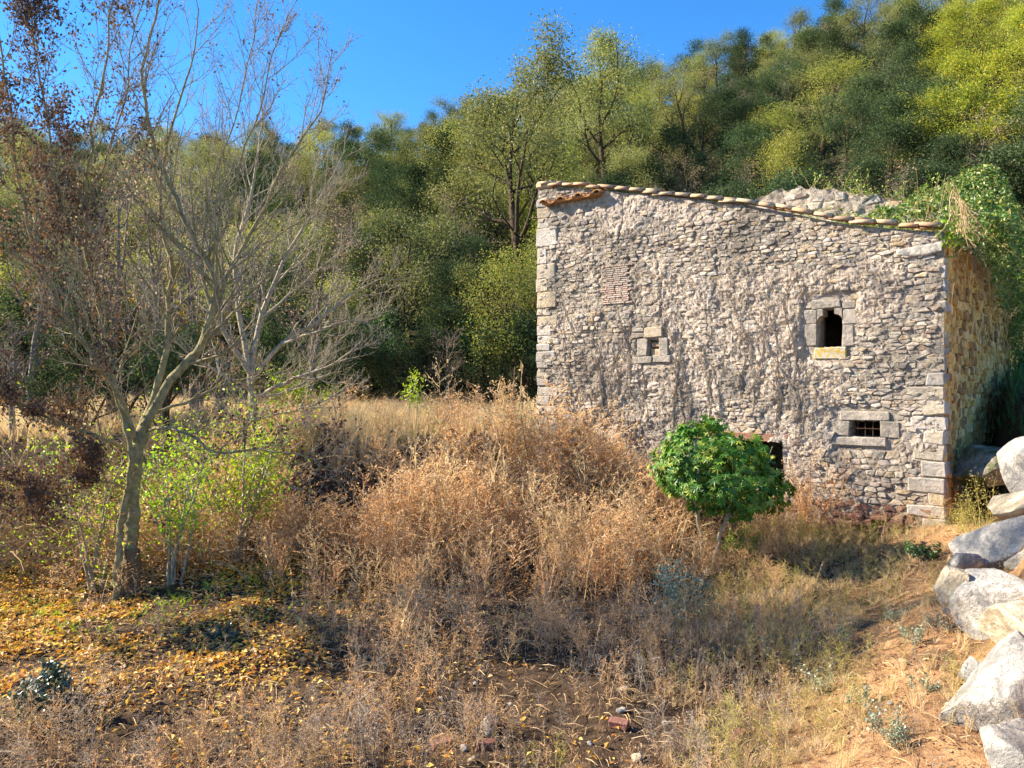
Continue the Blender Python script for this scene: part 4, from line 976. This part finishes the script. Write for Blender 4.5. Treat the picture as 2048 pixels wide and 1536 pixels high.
sapling('ivy_patch', 'small dark creeping plant at the end of the trunk shadow', 440, 1275, 0.6, 0.2, 420, M['ivydark'], (0.03, 0.055), 13)
for k, (px, py, hh) in enumerate(((1830, 1290, .25), (1640, 1390, .3), (1700, 1290, .3), (1770, 1475, .28), (1800, 1500, .25), (1730, 1410, .2), (1880, 1260, .22), (1600, 1300, .3), (1560, 1340, .35), (1850, 1380, .15), (1660, 1250, .25), (1790, 1240, .22))):
    sapling('grey_herb', 'low grey green herb tuft on the ochre soil slope', px, py, 0.35, hh, 320, M['greygreen'], (0.012, 0.032), 60 + k, stems=6, cat='herb', group='grey green herb tufts on the slope')

# ------------------------------------------------------------------ lobed leaf tree in front of the door
def lobed(n=7):
    a = []; 
    for k in range(n):
        t = math.radians(-125 + 250 * k / (n - 1)); r = 0.55 + 0.45 * math.cos(t * 0.55)
        a.append((math.sin(t) * r, math.cos(t) * r, -0.12 * r * r))
        if k < n - 1:
            t2 = math.radians(-125 + 250 * (k + 0.5) / (n - 1)); a.append((math.sin(t2) * 0.48, math.cos(t2) * 0.48, 0.02))
    a = np.array(a); V = np.concatenate([[[0, 0, 0]], a]); m = len(a); i = np.arange(1, m)
    return Geo().add(V, np.stack([np.zeros(m - 1, int), i, i + 1], 1))
LF = lobed(); LFm = LF.mesh('leaf', M['fig'])
q = G(1436, 1135); fig = thing('lobed_leaf_tree', 'round headed little tree with big green lobed leaves before the house door', 'tree', q)
FD = q[1]; fs = [px_line([(1424, 1140), (1438, 1080), (1452, 1040), (1462, 1010), (1475, 960)], FD, 0.038, 0.022), px_line([(1405, 1115), (1400, 1060), (1392, 1010), (1378, 985), (1365, 950)], FD + 0.1, 0.026, 0.014),
     px_line([(1450, 1042), (1480, 1015), (1500, 985), (1510, 950)], FD - .05, 0.026, 0.016), px_line([(1397, 1040), (1394, 980), (1400, 930), (1420, 900)], FD + .1, 0.02, 0.012)]
rg = np.random.default_rng(8); s1 = [s for ln in fs for s in side_shoots(rg, ln, 6, (0.5, 0.9), 0.75, 0.12, 0.12, 5, 0.6, 0.55, 0.006, taper=0.2)]
g = tubes(Geo(), fs, 8); tubes(g, s1, 5); part('stems', g, M['fig_bark'], fig, True)
cen = P(1430, 945, FD) ; rad = np.array([135 / FPX * FD, 0.85, 92 / FPX * FD]); L_ = []
while len(L_) < 1700:
    d = unit(rg.normal(size=3)); rr = rg.uniform(0.55, 1.0) ** 0.6
    c = d * rr * (1 + 0.26 * float(vnoise(d[:1] * 2.2, d[1:2] * 2.2, d[2:] * 2.2)[0]))
    if d[2] < -0.6 and rg.random() < 0.5: continue
    px_ = c[0]
    cc = cen + c * rad + [0, 0, -0.12 * max(0, px_) + (0.10 if px_ < 0.2 else -0.02)]
    if c[0] < -0.35 and c[2] < -0.6: continue
    L_.append((cc, d, np.linalg.norm(c)))
L_.sort(key=lambda t: -(t[2] - 0.5 * t[1][1]))
gl = Geo()
for k, (c, d, _) in enumerate(L_):
    out = unit(d * [0.5, 0.5, 0.3] + [0, 0, -0.75] + rg.normal(0, 0.32, 3)); nrm = unit(d * 1.2 + [0, 0, 0.35] + rg.normal(0, 0.32, 3)); x = unit(np.cross(out, nrm)); nrm = np.cross(x, out)
    s = rg.uniform(0.06, 0.135); Rm = np.stack([x, out, nrm], 1)
    if k < 290:
        o = link('leaf', LFm, fig); o.matrix_local = Matrix(np.block([[Rm * s, (c - np.array(fig.location))[:, None]], [np.zeros((1, 3)), np.ones((1, 1))]]).tolist())
    else: gl.add((LF.verts() * s) @ Rm.T + c, np.concatenate(LF.f[3]))
part('inner_leaves', gl, M['fig'], fig, kind='stuff')

# ------------------------------------------------------------------ ivy over the side wall, dead ivy on the facade
ri = np.random.default_rng(23)
ivy = thing('ivy', 'green ivy heaped over the wall top and hanging down the shaded side wall', 'ivy', hp(-0.2, 5.0, 5.6))
n = 26000; v = 0.9 + 12.5 * ri.random(n) ** 1.25; u = ri.uniform(-0.75, 2.6, n)
topz = 5.45 + 1.75 * sstep(0.8, 4.2, v) * (1 - 0.35 * sstep(0.8, 2.8, u)) + 0.35 * fbm(u * 1.3, v * 0.9, 2.0, 3) - 0.9 * sstep(-0.2, -0.8, u)
C = hp(u, v, topz - np.abs(ri.normal(0, 0.16, n)))
n2 = 15000; v2 = 0.25 + 12 * ri.random(n2) ** 0.8; drop = (0.25 + 0.06 * v2 + 2.4 * sstep(8.5, 12, v2)) * (1 + 0.55 * fbm(v2 * 1.7, 3.0, 1.0, 3)); hz = 5.75 + 1.0 * sstep(0.8, 4, v2) - (drop + sstep(0.8, 4, v2)) * ri.random(n2) ** 1.2
C2 = hp(-0.12 - np.abs(ri.normal(0, 0.16, n2)) - 0.35 * np.sin(np.clip((hz - 4.5) / 2, 0, 1) * 3.1), v2, hz)
C = np.concatenate([C, C2]); part('ivy_leaves', leaves(Geo(), C, ri.uniform(0.05, 0.11, len(C)), ri, 0.3), M['ivy'], ivy)
st = [shoot(ri, hp(-0.1, vv, 5.5 + ri.uniform(0, 0.8)), np.append(-HU * 0 + HW * ri.normal(0, .3), -1) - np.append(HU, 0) * 0.25, ri.uniform(0.5, 1.6), 0.006, 7, 0.18, -0.08) for vv in ri.uniform(0.05, 5, 130)]
part('hanging_stems', tubes(Geo(), st, 3), M['drybrown'], ivy)
# brambles and dry stalks on the broken wall top
br = thing('wall_top_brambles', 'tangle of brambles and dry stalks growing along the broken wall top', 'brambles', hp(2.2, CROSS, 7.0))
st = []; Cl = []
for k in range(170):
    px = ri.uniform(1590, 1900); uu_, _ = wpx(px, 400, CROSS - 0.4); vv = ri.uniform(1.2, CROSS + 0.8); zz_ = float(ctop(np.array(max(uu_ - 0.3, 0.05)))) if vv > CROSS - 0.3 else float(top(uu_)) 
    s = shoot(ri, hp(uu_, vv, zz_ - 0.05), (ri.normal(0, .5), ri.normal(0, .4), 1), ri.uniform(0.3, 0.75), 0.005, 6, 0.22, -0.10); st.append(s)
    if ri.random() < 0.75: Cl.append(s[0][ri.integers(1, 7, 16)] + ri.normal(0, 0.05, (16, 3)))
for px in (1845, 1855, 1862, 1870, 1878, 1838):
    uu_, _ = wpx(px, 430, 1.0); st.append(shoot(ri, hp(uu_, 1.0, float(top(uu_))), (ri.normal(0, .12), 0, 1), ri.uniform(0.9, 1.25), 0.008, 6, 0.08, 0.0))
part('stalks', tubes(Geo(), st, 3), M['drypale'], br); part('leaves', leaves(Geo(), np.concatenate(Cl), ri.uniform(0.03, 0.07, sum(map(len, Cl))), ri), M['freshgrass'], br)
fern = thing('wall_fern', 'yellow green fern tuft hanging at the right end of the roof tiles', 'plant', hp(-0.06, 0.1, 5.45))
part('fronds', leaves(Geo(), hp(-0.08, 0.05, 5.4) + ri.normal(0, 1, (160, 3)) * [0.10, 0.06, 0.14], ri.uniform(0.06, 0.13, 160), ri, 0.4, asp=0.35), M['bright'], fern)
di = thing('dead_ivy', 'leafless dried ivy stems and rootlets clinging to the sunlit facade', 'ivy', hp(4.0, -0.05, 1.0))
st = []
def onwall(s, u, z): return front(u, fdisp(u, z) + s, z)
def creeper(u, z, L, n, wig, r, bias=0.0):
    a = math.pi / 2 + bias; us, zs = [u], [z]
    for k in range(n):
        a += ri.normal(0, wig); a += (math.pi / 2 - a) * 0.12; us.append(us[-1] + math.cos(a) * L / n); zs.append(zs[-1] + math.sin(a) * L / n)
    us, zs = np.clip(np.array(us), 0.1, HL - 0.1), np.array(zs); zs = np.minimum(zs, top(us) - 0.15)
    for h in (WIN, LOW, NIC, DOOR):
        if np.any((us > h[0] - 0.1) & (us < h[1] + 0.1) & (zs > h[2] - 0.1) & (zs < h[3] + 0.1)): return None
    return us, zs, r
for px in (1168, 1180, 1190, 1140, 1150, 1268, 1290, 1420, 1440, 1480, 1520, 1560, 1590, 1600, 1610, 1640, 1350, 1380, 1220, 1240):
    for k in range(4):
        u0, z0 = wpx(px + ri.normal(0, 8), 900 - ri.uniform(0, 140)); c_ = creeper(u0, z0, ri.uniform(1.2, 3.0), 22, 0.22, ri.uniform(0.006, 0.016)); (st.append(c_) if c_ is not None else None)
n = 3800
for k in range(n):
    u0 = ri.uniform(0.6, HL - 0.4); z0 = ri.uniform(1.6, 6.2)
    c_ = creeper(u0, z0, ri.uniform(0.06, 0.28), 5, 0.7, ri.uniform(0.003, 0.007), ri.normal(0, 0.8))
    if c_ is not None: st.append(c_)
au = np.concatenate([c_[0] for c_ in st]); az_ = np.concatenate([c_[1] for c_ in st]); ao = fdisp(au, az_); ap = plaster(au, az_); ln_ = []; k0 = 0
for us, zs, r in st:
    n_ = len(us); s_ = slice(k0, k0 + n_); k0 += n_
    if n_ < 10 and ri.random() > ap[s_].mean() * 0.9 + 0.12: continue
    ln_.append((front(us, ao[s_] + r + 0.006, zs), np.linspace(r, r * 0.4, n_)))
part('stems', tubes(Geo(), ln_, 3), M['deadivy'], di)

# ------------------------------------------------------------------ templates of dry plants
def ribbon(g, pts, w):
    pts = np.asarray(pts, float); n = len(pts); d = unit(pts[-1] - pts[0]); s = unit(np.cross(d, [0.31, 0.77, 0.2]))
    ww = np.linspace(w, w * 0.5, n)[:, None]; V = np.concatenate([pts - s * ww, pts + s * ww]); i = np.arange(n - 1)
    g.add(V, np.stack([i, i + 1, i + n + 1, i + n], 1))
def feathery(seed, nb=16, fl=11, spread=0.42, fs=(0.014, 0.038), curve=0.05):     # unit height weed with plumes of tiny dry bits
    r = np.random.default_rng(seed); g = Geo(); ln = shoot(r, (0, 0, -0.03), (0, 0, 1), 1.0, 0.006, 5, 0.05, 0.05)
    tubes(g, [ln], 3); C = []
    for s in side_shoots(r, ln, nb, (0.4, 0.75), 0.9, curve, 0.2, 4, 0.5, 0.15, 0.002, taper=0.75):
        s[0][:, :2] *= spread / 0.38; ribbon(g, s[0], 0.0035)
        t = r.uniform(0.2, 1.05, fl); C.append(np.array([interp_line(s[0], s[1], q)[0] for q in t]) + r.normal(0, 0.014, (fl, 3)))
    C.append(np.array([interp_line(ln[0], ln[1], q)[0] for q in r.uniform(0.55, 1.0, 14)]) + r.normal(0, 0.014, (14, 3)))
    C = np.concatenate(C); leaves(g, C, r.uniform(*fs, len(C)), r, -0.2, asp=0.5); return g
def stalky(seed, nl=16):           # upright stalk with drooping withered leaves
    r = np.random.default_rng(seed); g = Geo(); ln = shoot(r, (0, 0, -0.03), (0, 0, 1), 1.0, 0.009, 4, 0.06, 0.04); tubes(g, [ln], 3)
    t = r.uniform(0.25, 1.0, nl); C = np.array([interp_line(ln[0], ln[1], q)[0] for q in t]) + r.normal(0, 0.02, (nl, 3)) - [0, 0, 0.03]
    leaves(g, C, r.uniform(0.05, 0.13, nl), r, 1.6, asp=0.32); return g
def tuft(seed, nb=14, bend=0.35):
    r = np.random.default_rng(seed); g = Geo()
    for k in range(nb):
        a = r.uniform(0, 6.28); L = r.uniform(0.5, 1.0); d = np.array([math.cos(a), math.sin(a), 0]); p0 = d * r.uniform(0, 0.08) - [0, 0, 0.02]
        b = r.uniform(0.1, 1.0) * bend; p1 = p0 + np.array([0, 0, L * 0.55]) + d * b * 0.3; p2 = p0 + np.array([0, 0, L * (1 - 0.4 * b)]) + d * b
        s = np.cross(d, [0, 0, 1]) * 0.008
        g.add([p0 - s, p0 + s, p1 + s * .8, p1 - s * .8, p2], [[0, 1, 2, 3]], [[3, 2, 4]])
    return g
FE = [feathery(100 + i) for i in range(5)]; FEW = [feathery(120 + i, 20, 12, 0.42, (0.014, 0.036)) for i in range(3)]
SK = [stalky(140 + i) for i in range(5)]; TU = [tuft(160 + i) for i in range(4)]; TUB = [tuft(170 + i, 18, 0.7) for i in range(3)]
rw = np.random.default_rng(31)
def field(n, x0, x1, y0, y1, dens, amax=0.74):
    x = rw.uniform(x0, x1, n); y = rw.uniform(y0, y1, n); u, v = house_uv(x, y)
    k = (np.abs(x / y) < amax) & ~((v > -0.12) & (u > -0.3) & (u < HL + 0.1) & (v < HD + 0.5)) & (rw.random(n) < dens(x, y)); x, y = x[k], y[k]
    return np.stack([x, y, H(x, y)], 1)
def pxy(Pn): return Pn[:, 0] / Pn[:, 1] * FPX + 1024, 768 + (CZ - Pn[:, 2]) / Pn[:, 1] * FPX
def mass(name, label, cat, tm, Pn, hmin, hmax, mat, lean=0.16, wide=1.0):
    g = Geo(); k = np.arange(len(Pn)) % len(tm)
    h = rw.uniform(hmin, hmax, len(Pn)) if np.isscalar(hmin) else hmin
    for i, t in enumerate(tm):
        s = k == i
        if s.any(): scatter(g, t, Pn[s], np.stack([h[s] * wide, h[s] * wide, h[s]], 1), rw, lean)
    return tag(link(name, g.mesh(name, mat)), label, cat, kind='stuff')
def bareness(x, y):                # thin on the leaf litter, on the ochre bank and right in front
    D = bank_d(x, y); a = x / y
    lit = (1 - sstep(-0.36, -0.24, a + 0.05 * vnoise(x, y))) * (1 - sstep(10.8, 12.2, y)) * sstep(6.9, 8.2, y + 0.5 * vnoise(x * 0.9, y * 0.9, 4))
    return (1 - 0.93 * lit) * (1 - 0.8 * sstep(-2.6, -1.2, D)) * (1 - sstep(-0.2, 0.1, D))
cl = lambda x, y, s, o: np.clip(0.6 + 1.0 * vnoise(x * s, y * s, o), 0.18, 1)
# tall orange thicket below the terrace and along the wall
A = field(8200, -6.5, 7, 8.2, 16.5, lambda x, y: bareness(x, y) * cl(x, y, 0.8, 1) * (0.35 + 0.65 * sstep(9, 11, y)) * (1 - 0.85 * sstep(14.3, 15.3, y) * (1 - sstep(-0.6, 0.2, x))) * (1 - 0.75 * sstep(3.3, 4.6, x) * (1 - sstep(-1.0, -0.2, house_uv(x, y)[1]))))
hh = (0.45 + 0.65 * sstep(9.0, 12.5, A[:, 1])) * (1 + 0.35 * np.exp(-((A[:, 0] - 0.3) / 1.6) ** 2) * sstep(11, 13, A[:, 1])) * rw.uniform(0.5, 1.3, len(A)) * np.clip(1 + 0.5 * vnoise(A[:, 0] * 0.9, A[:, 1] * 0.9, 3.3), 0.5, 1.5) * (1 - 0.6 * sstep(1.8, 3.8, A[:, 0])) * (1 - 0.45 * sstep(15.0, 16.2, A[:, 1]))
pick_ = rw.random(len(A)) + 0.25 * vnoise(A[:, 0] * 0.8, A[:, 1] * 0.8, 8.0); half = pick_ < 0.52; pale = pick_ > 0.84
mass('orange_weeds', 'thick stand of feathery orange dry weeds below the house wall', 'weeds', FE + FEW, A[half], hh[half], None, M['dry'], 0.25, 1.15)
mass('pale_stalks', 'straw pale seeding stalks standing in the orange thicket', 'weeds', SK + FE, A[pale], hh[pale] * 1.15, None, M['drypale'], 0.15, 0.75); half = half | pale
mass('brown_weeds', 'dull brown dry weeds mixed through the orange thicket', 'weeds', FE + SK, A[~half], hh[~half], None, M['drybrown'], 0.25, 1.1)
# shorter stalks over the middle ground and foreground
B = field(9000, -6, 6, 4.6, 10, lambda x, y: bareness(x, y) * np.clip(0.42 + 1.4 * vnoise(x * 0.9, y * 0.9, 2), 0.07, 1) * 0.6)
hb = rw.uniform(0.12, 0.42, len(B)); sel = rw.random(len(B))
mass('withered_stalks', 'withered brown stalks with drooping leaves over the foreground', 'weeds', SK, B[sel < 0.5], hb[sel < 0.5], None, M['drybrown'])
mass('low_orange_weeds', 'low orange weeds spread over the foreground earth', 'weeds', FE, B[(sel >= 0.5) & (sel < 0.74)], hb[(sel >= 0.5) & (sel < 0.74)] * 1.1, None, M['dry'])
mass('grey_weeds', 'greyish dead weed stems in the foreground', 'weeds', FE, B[sel >= 0.74], hb[sel >= 0.74] * 1.1, None, M['drygrey'])
# straw coloured grass to the right and golden grass on the terrace
C = field(7000, 1.0, 8.5, 5.5, 13, lambda x, y: np.clip(sstep(0.14, 0.30, x / y) * (1 - 0.6 * sstep(-1.9, -0.9, bank_d(x, y))) * (1 - sstep(-0.1, 0.3, bank_d(x, y))) * cl(x, y, 1.3, 3), 0, 1))
mass('straw_grass', 'straw coloured dry grass in front of the house and bank', 'grass', TUB, C, 0.07, 0.22, M['drypale'], 0.4, 1.2)
Cy = C[rw.random(len(C)) < 0.22]; mass('pale_yellow_herbs', 'pale yellow seeding herbs among the straw grass', 'weeds', FE, Cy + [0.03, 0, 0], 0.2, 0.5, M['straw'])
T_ = field(24000, -16, 1.4, 14.4, 29, lambda x, y: 0.85 * cl(x, y, 0.5, 5) * (1 - sstep(-0.2, 0.6, house_uv(x, y)[1]) * (house_uv(x, y)[0] < HL)))
mass('golden_grass', 'pale golden grass covering the terrace left of the house', 'grass', TUB + TU, T_, 0.3, 0.75, M['drypale'], 0.2, 0.7)
Tg = field(2600, -9, 1.2, 14.8, 19, lambda x, y: 0.9 * sstep(0.1, 0.6, vnoise(x * 0.7, y * 0.7, 6)))
mass('fresh_grass', 'patches of fresh green grass in the golden terrace', 'grass', TU, Tg, 0.2, 0.45, M['freshgrass'], 0.15, 0.7)
# shaded grass beside the side wall
S_ = field(9000, 7.2, 19, 12, 26, lambda x, y: 0.95 * sstep(0.2, 0.8, bank_d(x, y)), 1.1)
mass('shaded_grass', 'dark green grass in the shade beside the side wall', 'grass', TUB, S_, 0.15, 0.4, M['midgreen'], 0.2, 0.9)
# undergrowth on the wooded slope
n = 42000; yy = 27 + 62 * rw.random(n) ** 0.8; xx = rw.uniform(-0.76, 0.76, n) * yy; u_, v_ = house_uv(xx, yy); k = ~((u_ > -0.5) & (u_ < HL + 0.3) & (v_ < HD + 0.5)); xx, yy = xx[k], yy[k]
C = np.stack([xx, yy, H(xx, yy) + np.abs(rw.normal(0, 0.55, len(xx)))], 1)
tag(link('undergrowth', leaves(Geo(), C, rw.uniform(0.12, 0.30, len(C)), rw).mesh('undergrowth', M['olive'])), 'leafy undergrowth between the trees of the hill', 'undergrowth', kind='stuff')
# ------------------------------------------------------------------ fallen leaves and sticks
L1 = field(72000, -8, 1.0, 5.5, 12.5, lambda x, y: np.clip((1 - sstep(-0.36, -0.14, x / y + 0.06 * vnoise(x, y))) * (0.25 + 0.75 * sstep(6.6, 8.6, y + 0.6 * vnoise(x * 0.8, y * 0.8, 4))) + 0.06, 0, 1) * np.clip(0.7 + 1.0 * vnoise(x * 1.7, y * 1.7, 8), 0.08, 1))
tag(link('leaf_litter', leaves(Geo(), L1 + np.stack([0 * L1[:, 0], 0 * L1[:, 0], rw.uniform(0.008, 0.045, len(L1))], 1), 0.022 + 0.07 * rw.random(len(L1)) ** 1.8, rw, 0.0, 0.62, 0.65, 0.6).mesh('leaf_litter', M['litter'])), 'orange and yellow fallen leaves carpeting the ground under the old tree', 'leaves', kind='stuff')
L2 = field(40000, -6, 7, 4.4, 13, lambda x, y: (0.75 - 0.25 * sstep(-2.2, -1, bank_d(x, y))) * (1 - sstep(0.0, 0.3, bank_d(x, y))) * np.clip(0.45 + 1.2 * vnoise(x * 1.3, y * 1.3, 9), 0.08, 1))
tag(link('brown_litter', leaves(Geo(), L2 + np.stack([0 * L2[:, 0], 0 * L2[:, 0], rw.uniform(0.006, 0.035, len(L2))], 1), 0.015 + 0.05 * rw.random(len(L2)) ** 1.8, rw, 0.0, 0.6, 0.55, 0.5).mesh('brown_litter', M['litterbrown'])), 'brown leaf fragments over the bare earth', 'leaves', kind='stuff')
S1 = field(5200, -6, 6.5, 4.4, 12, lambda x, y: 1 - sstep(-0.4, 0.1, bank_d(x, y))); L = []
for p_ in S1:
    a = rw.uniform(0, 6.28); l_ = rw.uniform(0.04, 0.24); d = np.array([math.cos(a), math.sin(a), rw.normal(0, 0.1)]); p_ = p_ + [0, 0, 0.025]; L.append((np.array([p_, p_ + d * l_ * 0.5 + [0, 0, rw.uniform(0, 0.03)], p_ + d * l_]), np.array([0.0032, 0.003, 0.002]) * rw.uniform(0.6, 1.6)))
tag(link('stick_litter', tubes(Geo(), L, 3).mesh('stick_litter', M['drypale'])), 'broken dry stems and sticks strewn over the ground', 'sticks', kind='stuff')

# ------------------------------------------------------------------ dry bushes one can pick out
def dry_bush(seed):
    r = np.random.default_rng(seed); st = []; C = []
    for k in range(9):
        a = r.uniform(0, 6.28); sp = r.uniform(0.1, 0.75); s = shoot(r, (0, 0, -0.04), (math.cos(a) * sp, math.sin(a) * sp, 1), r.uniform(0.7, 1.05), 0.008, 6, 0.08, 0.02); st.append(s)
        for q in side_shoots(r, s, 11, (0.25, 0.5), 0.7, 0.05, 0.14, 4, 0.5, 0.2, 0.0025):
            st.append(q); tt = r.uniform(0.2, 1.05, 12); C.append(np.array([interp_line(q[0], q[1], t)[0] for t in tt]) + r.normal(0, 0.014, (12, 3)))
    C = np.concatenate(C)
    return tubes(Geo(), st, 3).mesh('stems', M['dry']), leaves(Geo(), C, r.uniform(0.012, 0.032, len(C)), r).mesh('dry_leaves', M['dry'])
DB = [dry_bush(300 + i) for i in range(3)]
def put_bush(q, sc, label, group=None, k=0):
    e = thing('dry_bush', label, 'bush', q, group); e.scale = (sc * 0.95, sc * 0.95, sc); e.rotation_euler.z = rw.uniform(0, 6.28)
    s, l = DB[k % 3]; link('stems', s, e); link('dry_leaves', l, e)
put_bush(G(1618, 1072), 1.5, 'orange dry bush against the wall right of the lobed leaf tree', None, 0)
put_bush(P(930, 850, 17) * [1, 1, 0] + [0, 0, Hp(-1.07, 17)], 1.15, 'tall rusty bush standing above the golden grass', None, 1)
put_bush(P(880, 850, 17.6) * [1, 1, 0] + [0, 0, Hp(-1.7, 17.6)], 1.0, 'thinner rusty bush left of the tall one in the golden grass', None, 2)
for k, (px, py, sc) in enumerate(((1100, 1010, 1.2), (1060, 1080, 1.15), (1130, 1075, 0.95), (1000, 1110, 1.1), (930, 1080, 1.2), (860, 1090, 1.05), (1180, 1110, 0.95), (1220, 1170, 0.9), (1270, 1130, 0.8), (960, 1190, .85), (1090, 1190, .9), (780, 1130, 1.0), (700, 1100, 1.1), (1310, 1090, .7), (1560, 1090, .8), (650, 1180, .8), (560, 1130, 0.9), (1150, 985, 0.9), (1080, 960, 0.9))):
    put_bush(G(px, py + 25), sc, 'bushy orange dry weed rising from the thicket below the house', 'orange dry bushes in the thicket', k)
# yellow flowering fleabane by the boulders
for k, (px, py, sc) in enumerate(((1958, 11.0, 0.85), (1978, 10.9, 0.95), (1936, 11.1, 0.6), (1990, 10.9, 0.7), (1918, 11.2, 0.45), (1946, 10.6, 0.5), (1925, 10.8, 0.35))):
    q = P(px, 0, py); q[2] = Hp(q[0], q[1]); g = Geo(); r = np.random.default_rng(700 + k); stt = [shoot(r, q - [0, 0, .03], (r.normal(0, .2), r.normal(0, .1), 1), sc * r.uniform(0.7, 1), 0.006, 5, 0.06, 0.0) for _ in range(3)]
    e = thing('fleabane', 'pale yellow fluffy fleabane plant between the house corner and the boulders', 'plant', q, 'fleabanes by the house corner'); part('stems', tubes(g, stt, 4), M['straw'], e)
    C = np.concatenate([s[0][r.integers(3, 6, 90)] + r.normal(0, 0.045, (90, 3)) * [1, 1, 1.3] for s in stt]); part('flower_heads', leaves(Geo(), C, r.uniform(0.012, 0.03, len(C)), r), M['straw'], e, kind='stuff')
# tall seeding weeds close to the viewer
for k, (px, py, sc, m) in enumerate(((1340, 1560, 0.5, 'drygrey'), (1420, 1560, 0.6, 'straw'), (1380, 1580, 0.45, 'drygrey'), (1450, 1500, 0.5, 'straw'), (1300, 1500, 0.5, 'drygrey'), (1100, 1570, 0.35, 'straw'), (700, 1560, 0.75, 'drygrey'), (740, 1570, 0.7, 'drygrey'), (560, 1560, 0.6, 'drybrown'), (160, 1560, 0.85, 'drygrey'), (180, 1570, 0.6, 'drybrown'), (420, 1560, 0.65, 'drybrown'), (40, 1560, 0.6, 'drybrown'), (300, 1570, 0.5, 'drygrey'), (640, 1570, 0.55, 'drybrown'), (860, 1575, 0.5, 'drygrey'))):
    q = G(px, min(py, 1530)); q = q + [0, -0.15 * (k % 3), 0]; q[2] = Hp(q[0], q[1]); g = scatter(Geo(), FEW[k % 3], np.zeros((3, 3)) + rw.normal(0, 0.06, (3, 3)) * [1, 1, 0], np.full(3, sc) * [1, .8, .9], rw, 0.12)
    lab = {'drygrey': 'grey dead seeding weed in the near foreground', 'straw': 'pale yellow seeding weed in the near foreground', 'drybrown': 'brown dead seeding weed in the near foreground'}[m]
    e = thing('seeding_weed', lab, 'weed', q, lab.split(' in ')[0] + 's close by'); link('plume', g.mesh('plume', M[m]), e)
# pale dead sapling stick leaning over the thicket
q = G(742, 1075); e = thing('dead_sapling', 'thin pale leafless sapling leaning right above the dark brown weeds', 'sapling', q)
ls = [px_line([(735, 1080), (760, 1000), (775, 960), (800, 920), (832, 880)], q[1] - 0.2, 0.012, 0.004), px_line([(772, 968), (790, 962), (812, 958)], q[1] - 0.2, 0.005, 0.002), px_line([(735, 1050), (728, 1010), (734, 955)], q[1] - .2, 0.006, 0.002)]
part('stem', tubes(Geo(), ls, 5), M['pale_bark'], e, True)
# bramble thicket left of the old tree
q = G(60, 1090); bt = thing('bramble_thicket', 'thicket of arching pale bramble canes left of the old tree', 'brambles', q); st = []; Cl = []
for k in range(620):
    b = np.array([rw.uniform(-9.2, -4.9), rw.uniform(11.2, 14.5), 0]); b[2] = Hp(b[0], b[1]); s = shoot(rw, b, (rw.normal(0, .7), rw.normal(0, .4), 1.0), rw.uniform(1.2, 3.2), 0.011, 9, 0.10, -0.13, 0.4); st.append(s)
    if k % 2: Cl.append(s[0][rw.integers(2, 10, 14)] + rw.normal(0, 0.07, (14, 3)))
part('canes', tubes(Geo(), st, 3), M['drybrown'], bt); part('leaves', leaves(Geo(), np.concatenate(Cl), rw.uniform(0.03, 0.075, sum(map(len, Cl))), rw), M['bright'], bt)
for k, (px, d, sc) in enumerate(((30, 15.5, 1.0), (150, 16, 0.9), (330, 16, .8), (440, 17, .8), (90, 18, 1.2), (250, 19, 1.1), (400, 21, 1.1), (540, 23, 1.0))):
    plant_tree('dark' if k % 3 else 'thorn', (px - 1024) / FPX * d, d, sc)

# small fresh growth on the tree foot side: yellow green ground cover near the trunk
GC = field(2600, -8.5, -2.5, 9.0, 12.6, lambda x, y: np.clip(0.2 + vnoise(x * 1.1, y * 1.1, 12), 0, 1) * (1 - sstep(-0.36, -0.25, x / y)))
mass('ground_herbs', 'low yellow green herbs sprouting through the leaf litter', 'herbs', TU, GC, 0.05, 0.16, M['bright'], 0.4, 1.6)

# weeds packed round the feet of the boulders and of the little tree
BW = field(4200, 2.5, 9, 4.6, 12, lambda x, y: np.exp(-((bank_d(x, y) + 0.35) / 0.3) ** 2) * np.clip(0.5 + 1.2 * vnoise(x * 1.6, y * 1.6, 13), 0.05, 1) * 0.8)
mass('bank_weeds', 'dry tufts growing round the feet of the boulders', 'grass', TUB + FE[:2], BW, 0.07, 0.26, M['drypale'], 0.4, 1.1)
FW = G(1436, 1120) + rw.normal(0, 1, (130, 3)) * [0.55, 0.35, 0]; FW[:, 2] = H(FW[:, 0], FW[:, 1])
mass('tree_foot_weeds', 'brown weeds hiding the foot of the lobed leaf tree', 'weeds', FE + SK, FW, 0.2, 0.5, M['drybrown'], 0.25, 1.0)

BT = field(5200, 2.5, 12, 2.0, 13, lambda x, y: sstep(0.25, 0.7, bank_d(x, y)) * np.clip(0.55 + vnoise(x * 0.9, y * 0.9, 15), 0.08, 1), 2.5)
mass('bank_top_grass', 'dry pale grass on top of the bank behind the boulders', 'grass', TUB, BT, 0.06, 0.24, M['drypale'], 0.4, 1.2)
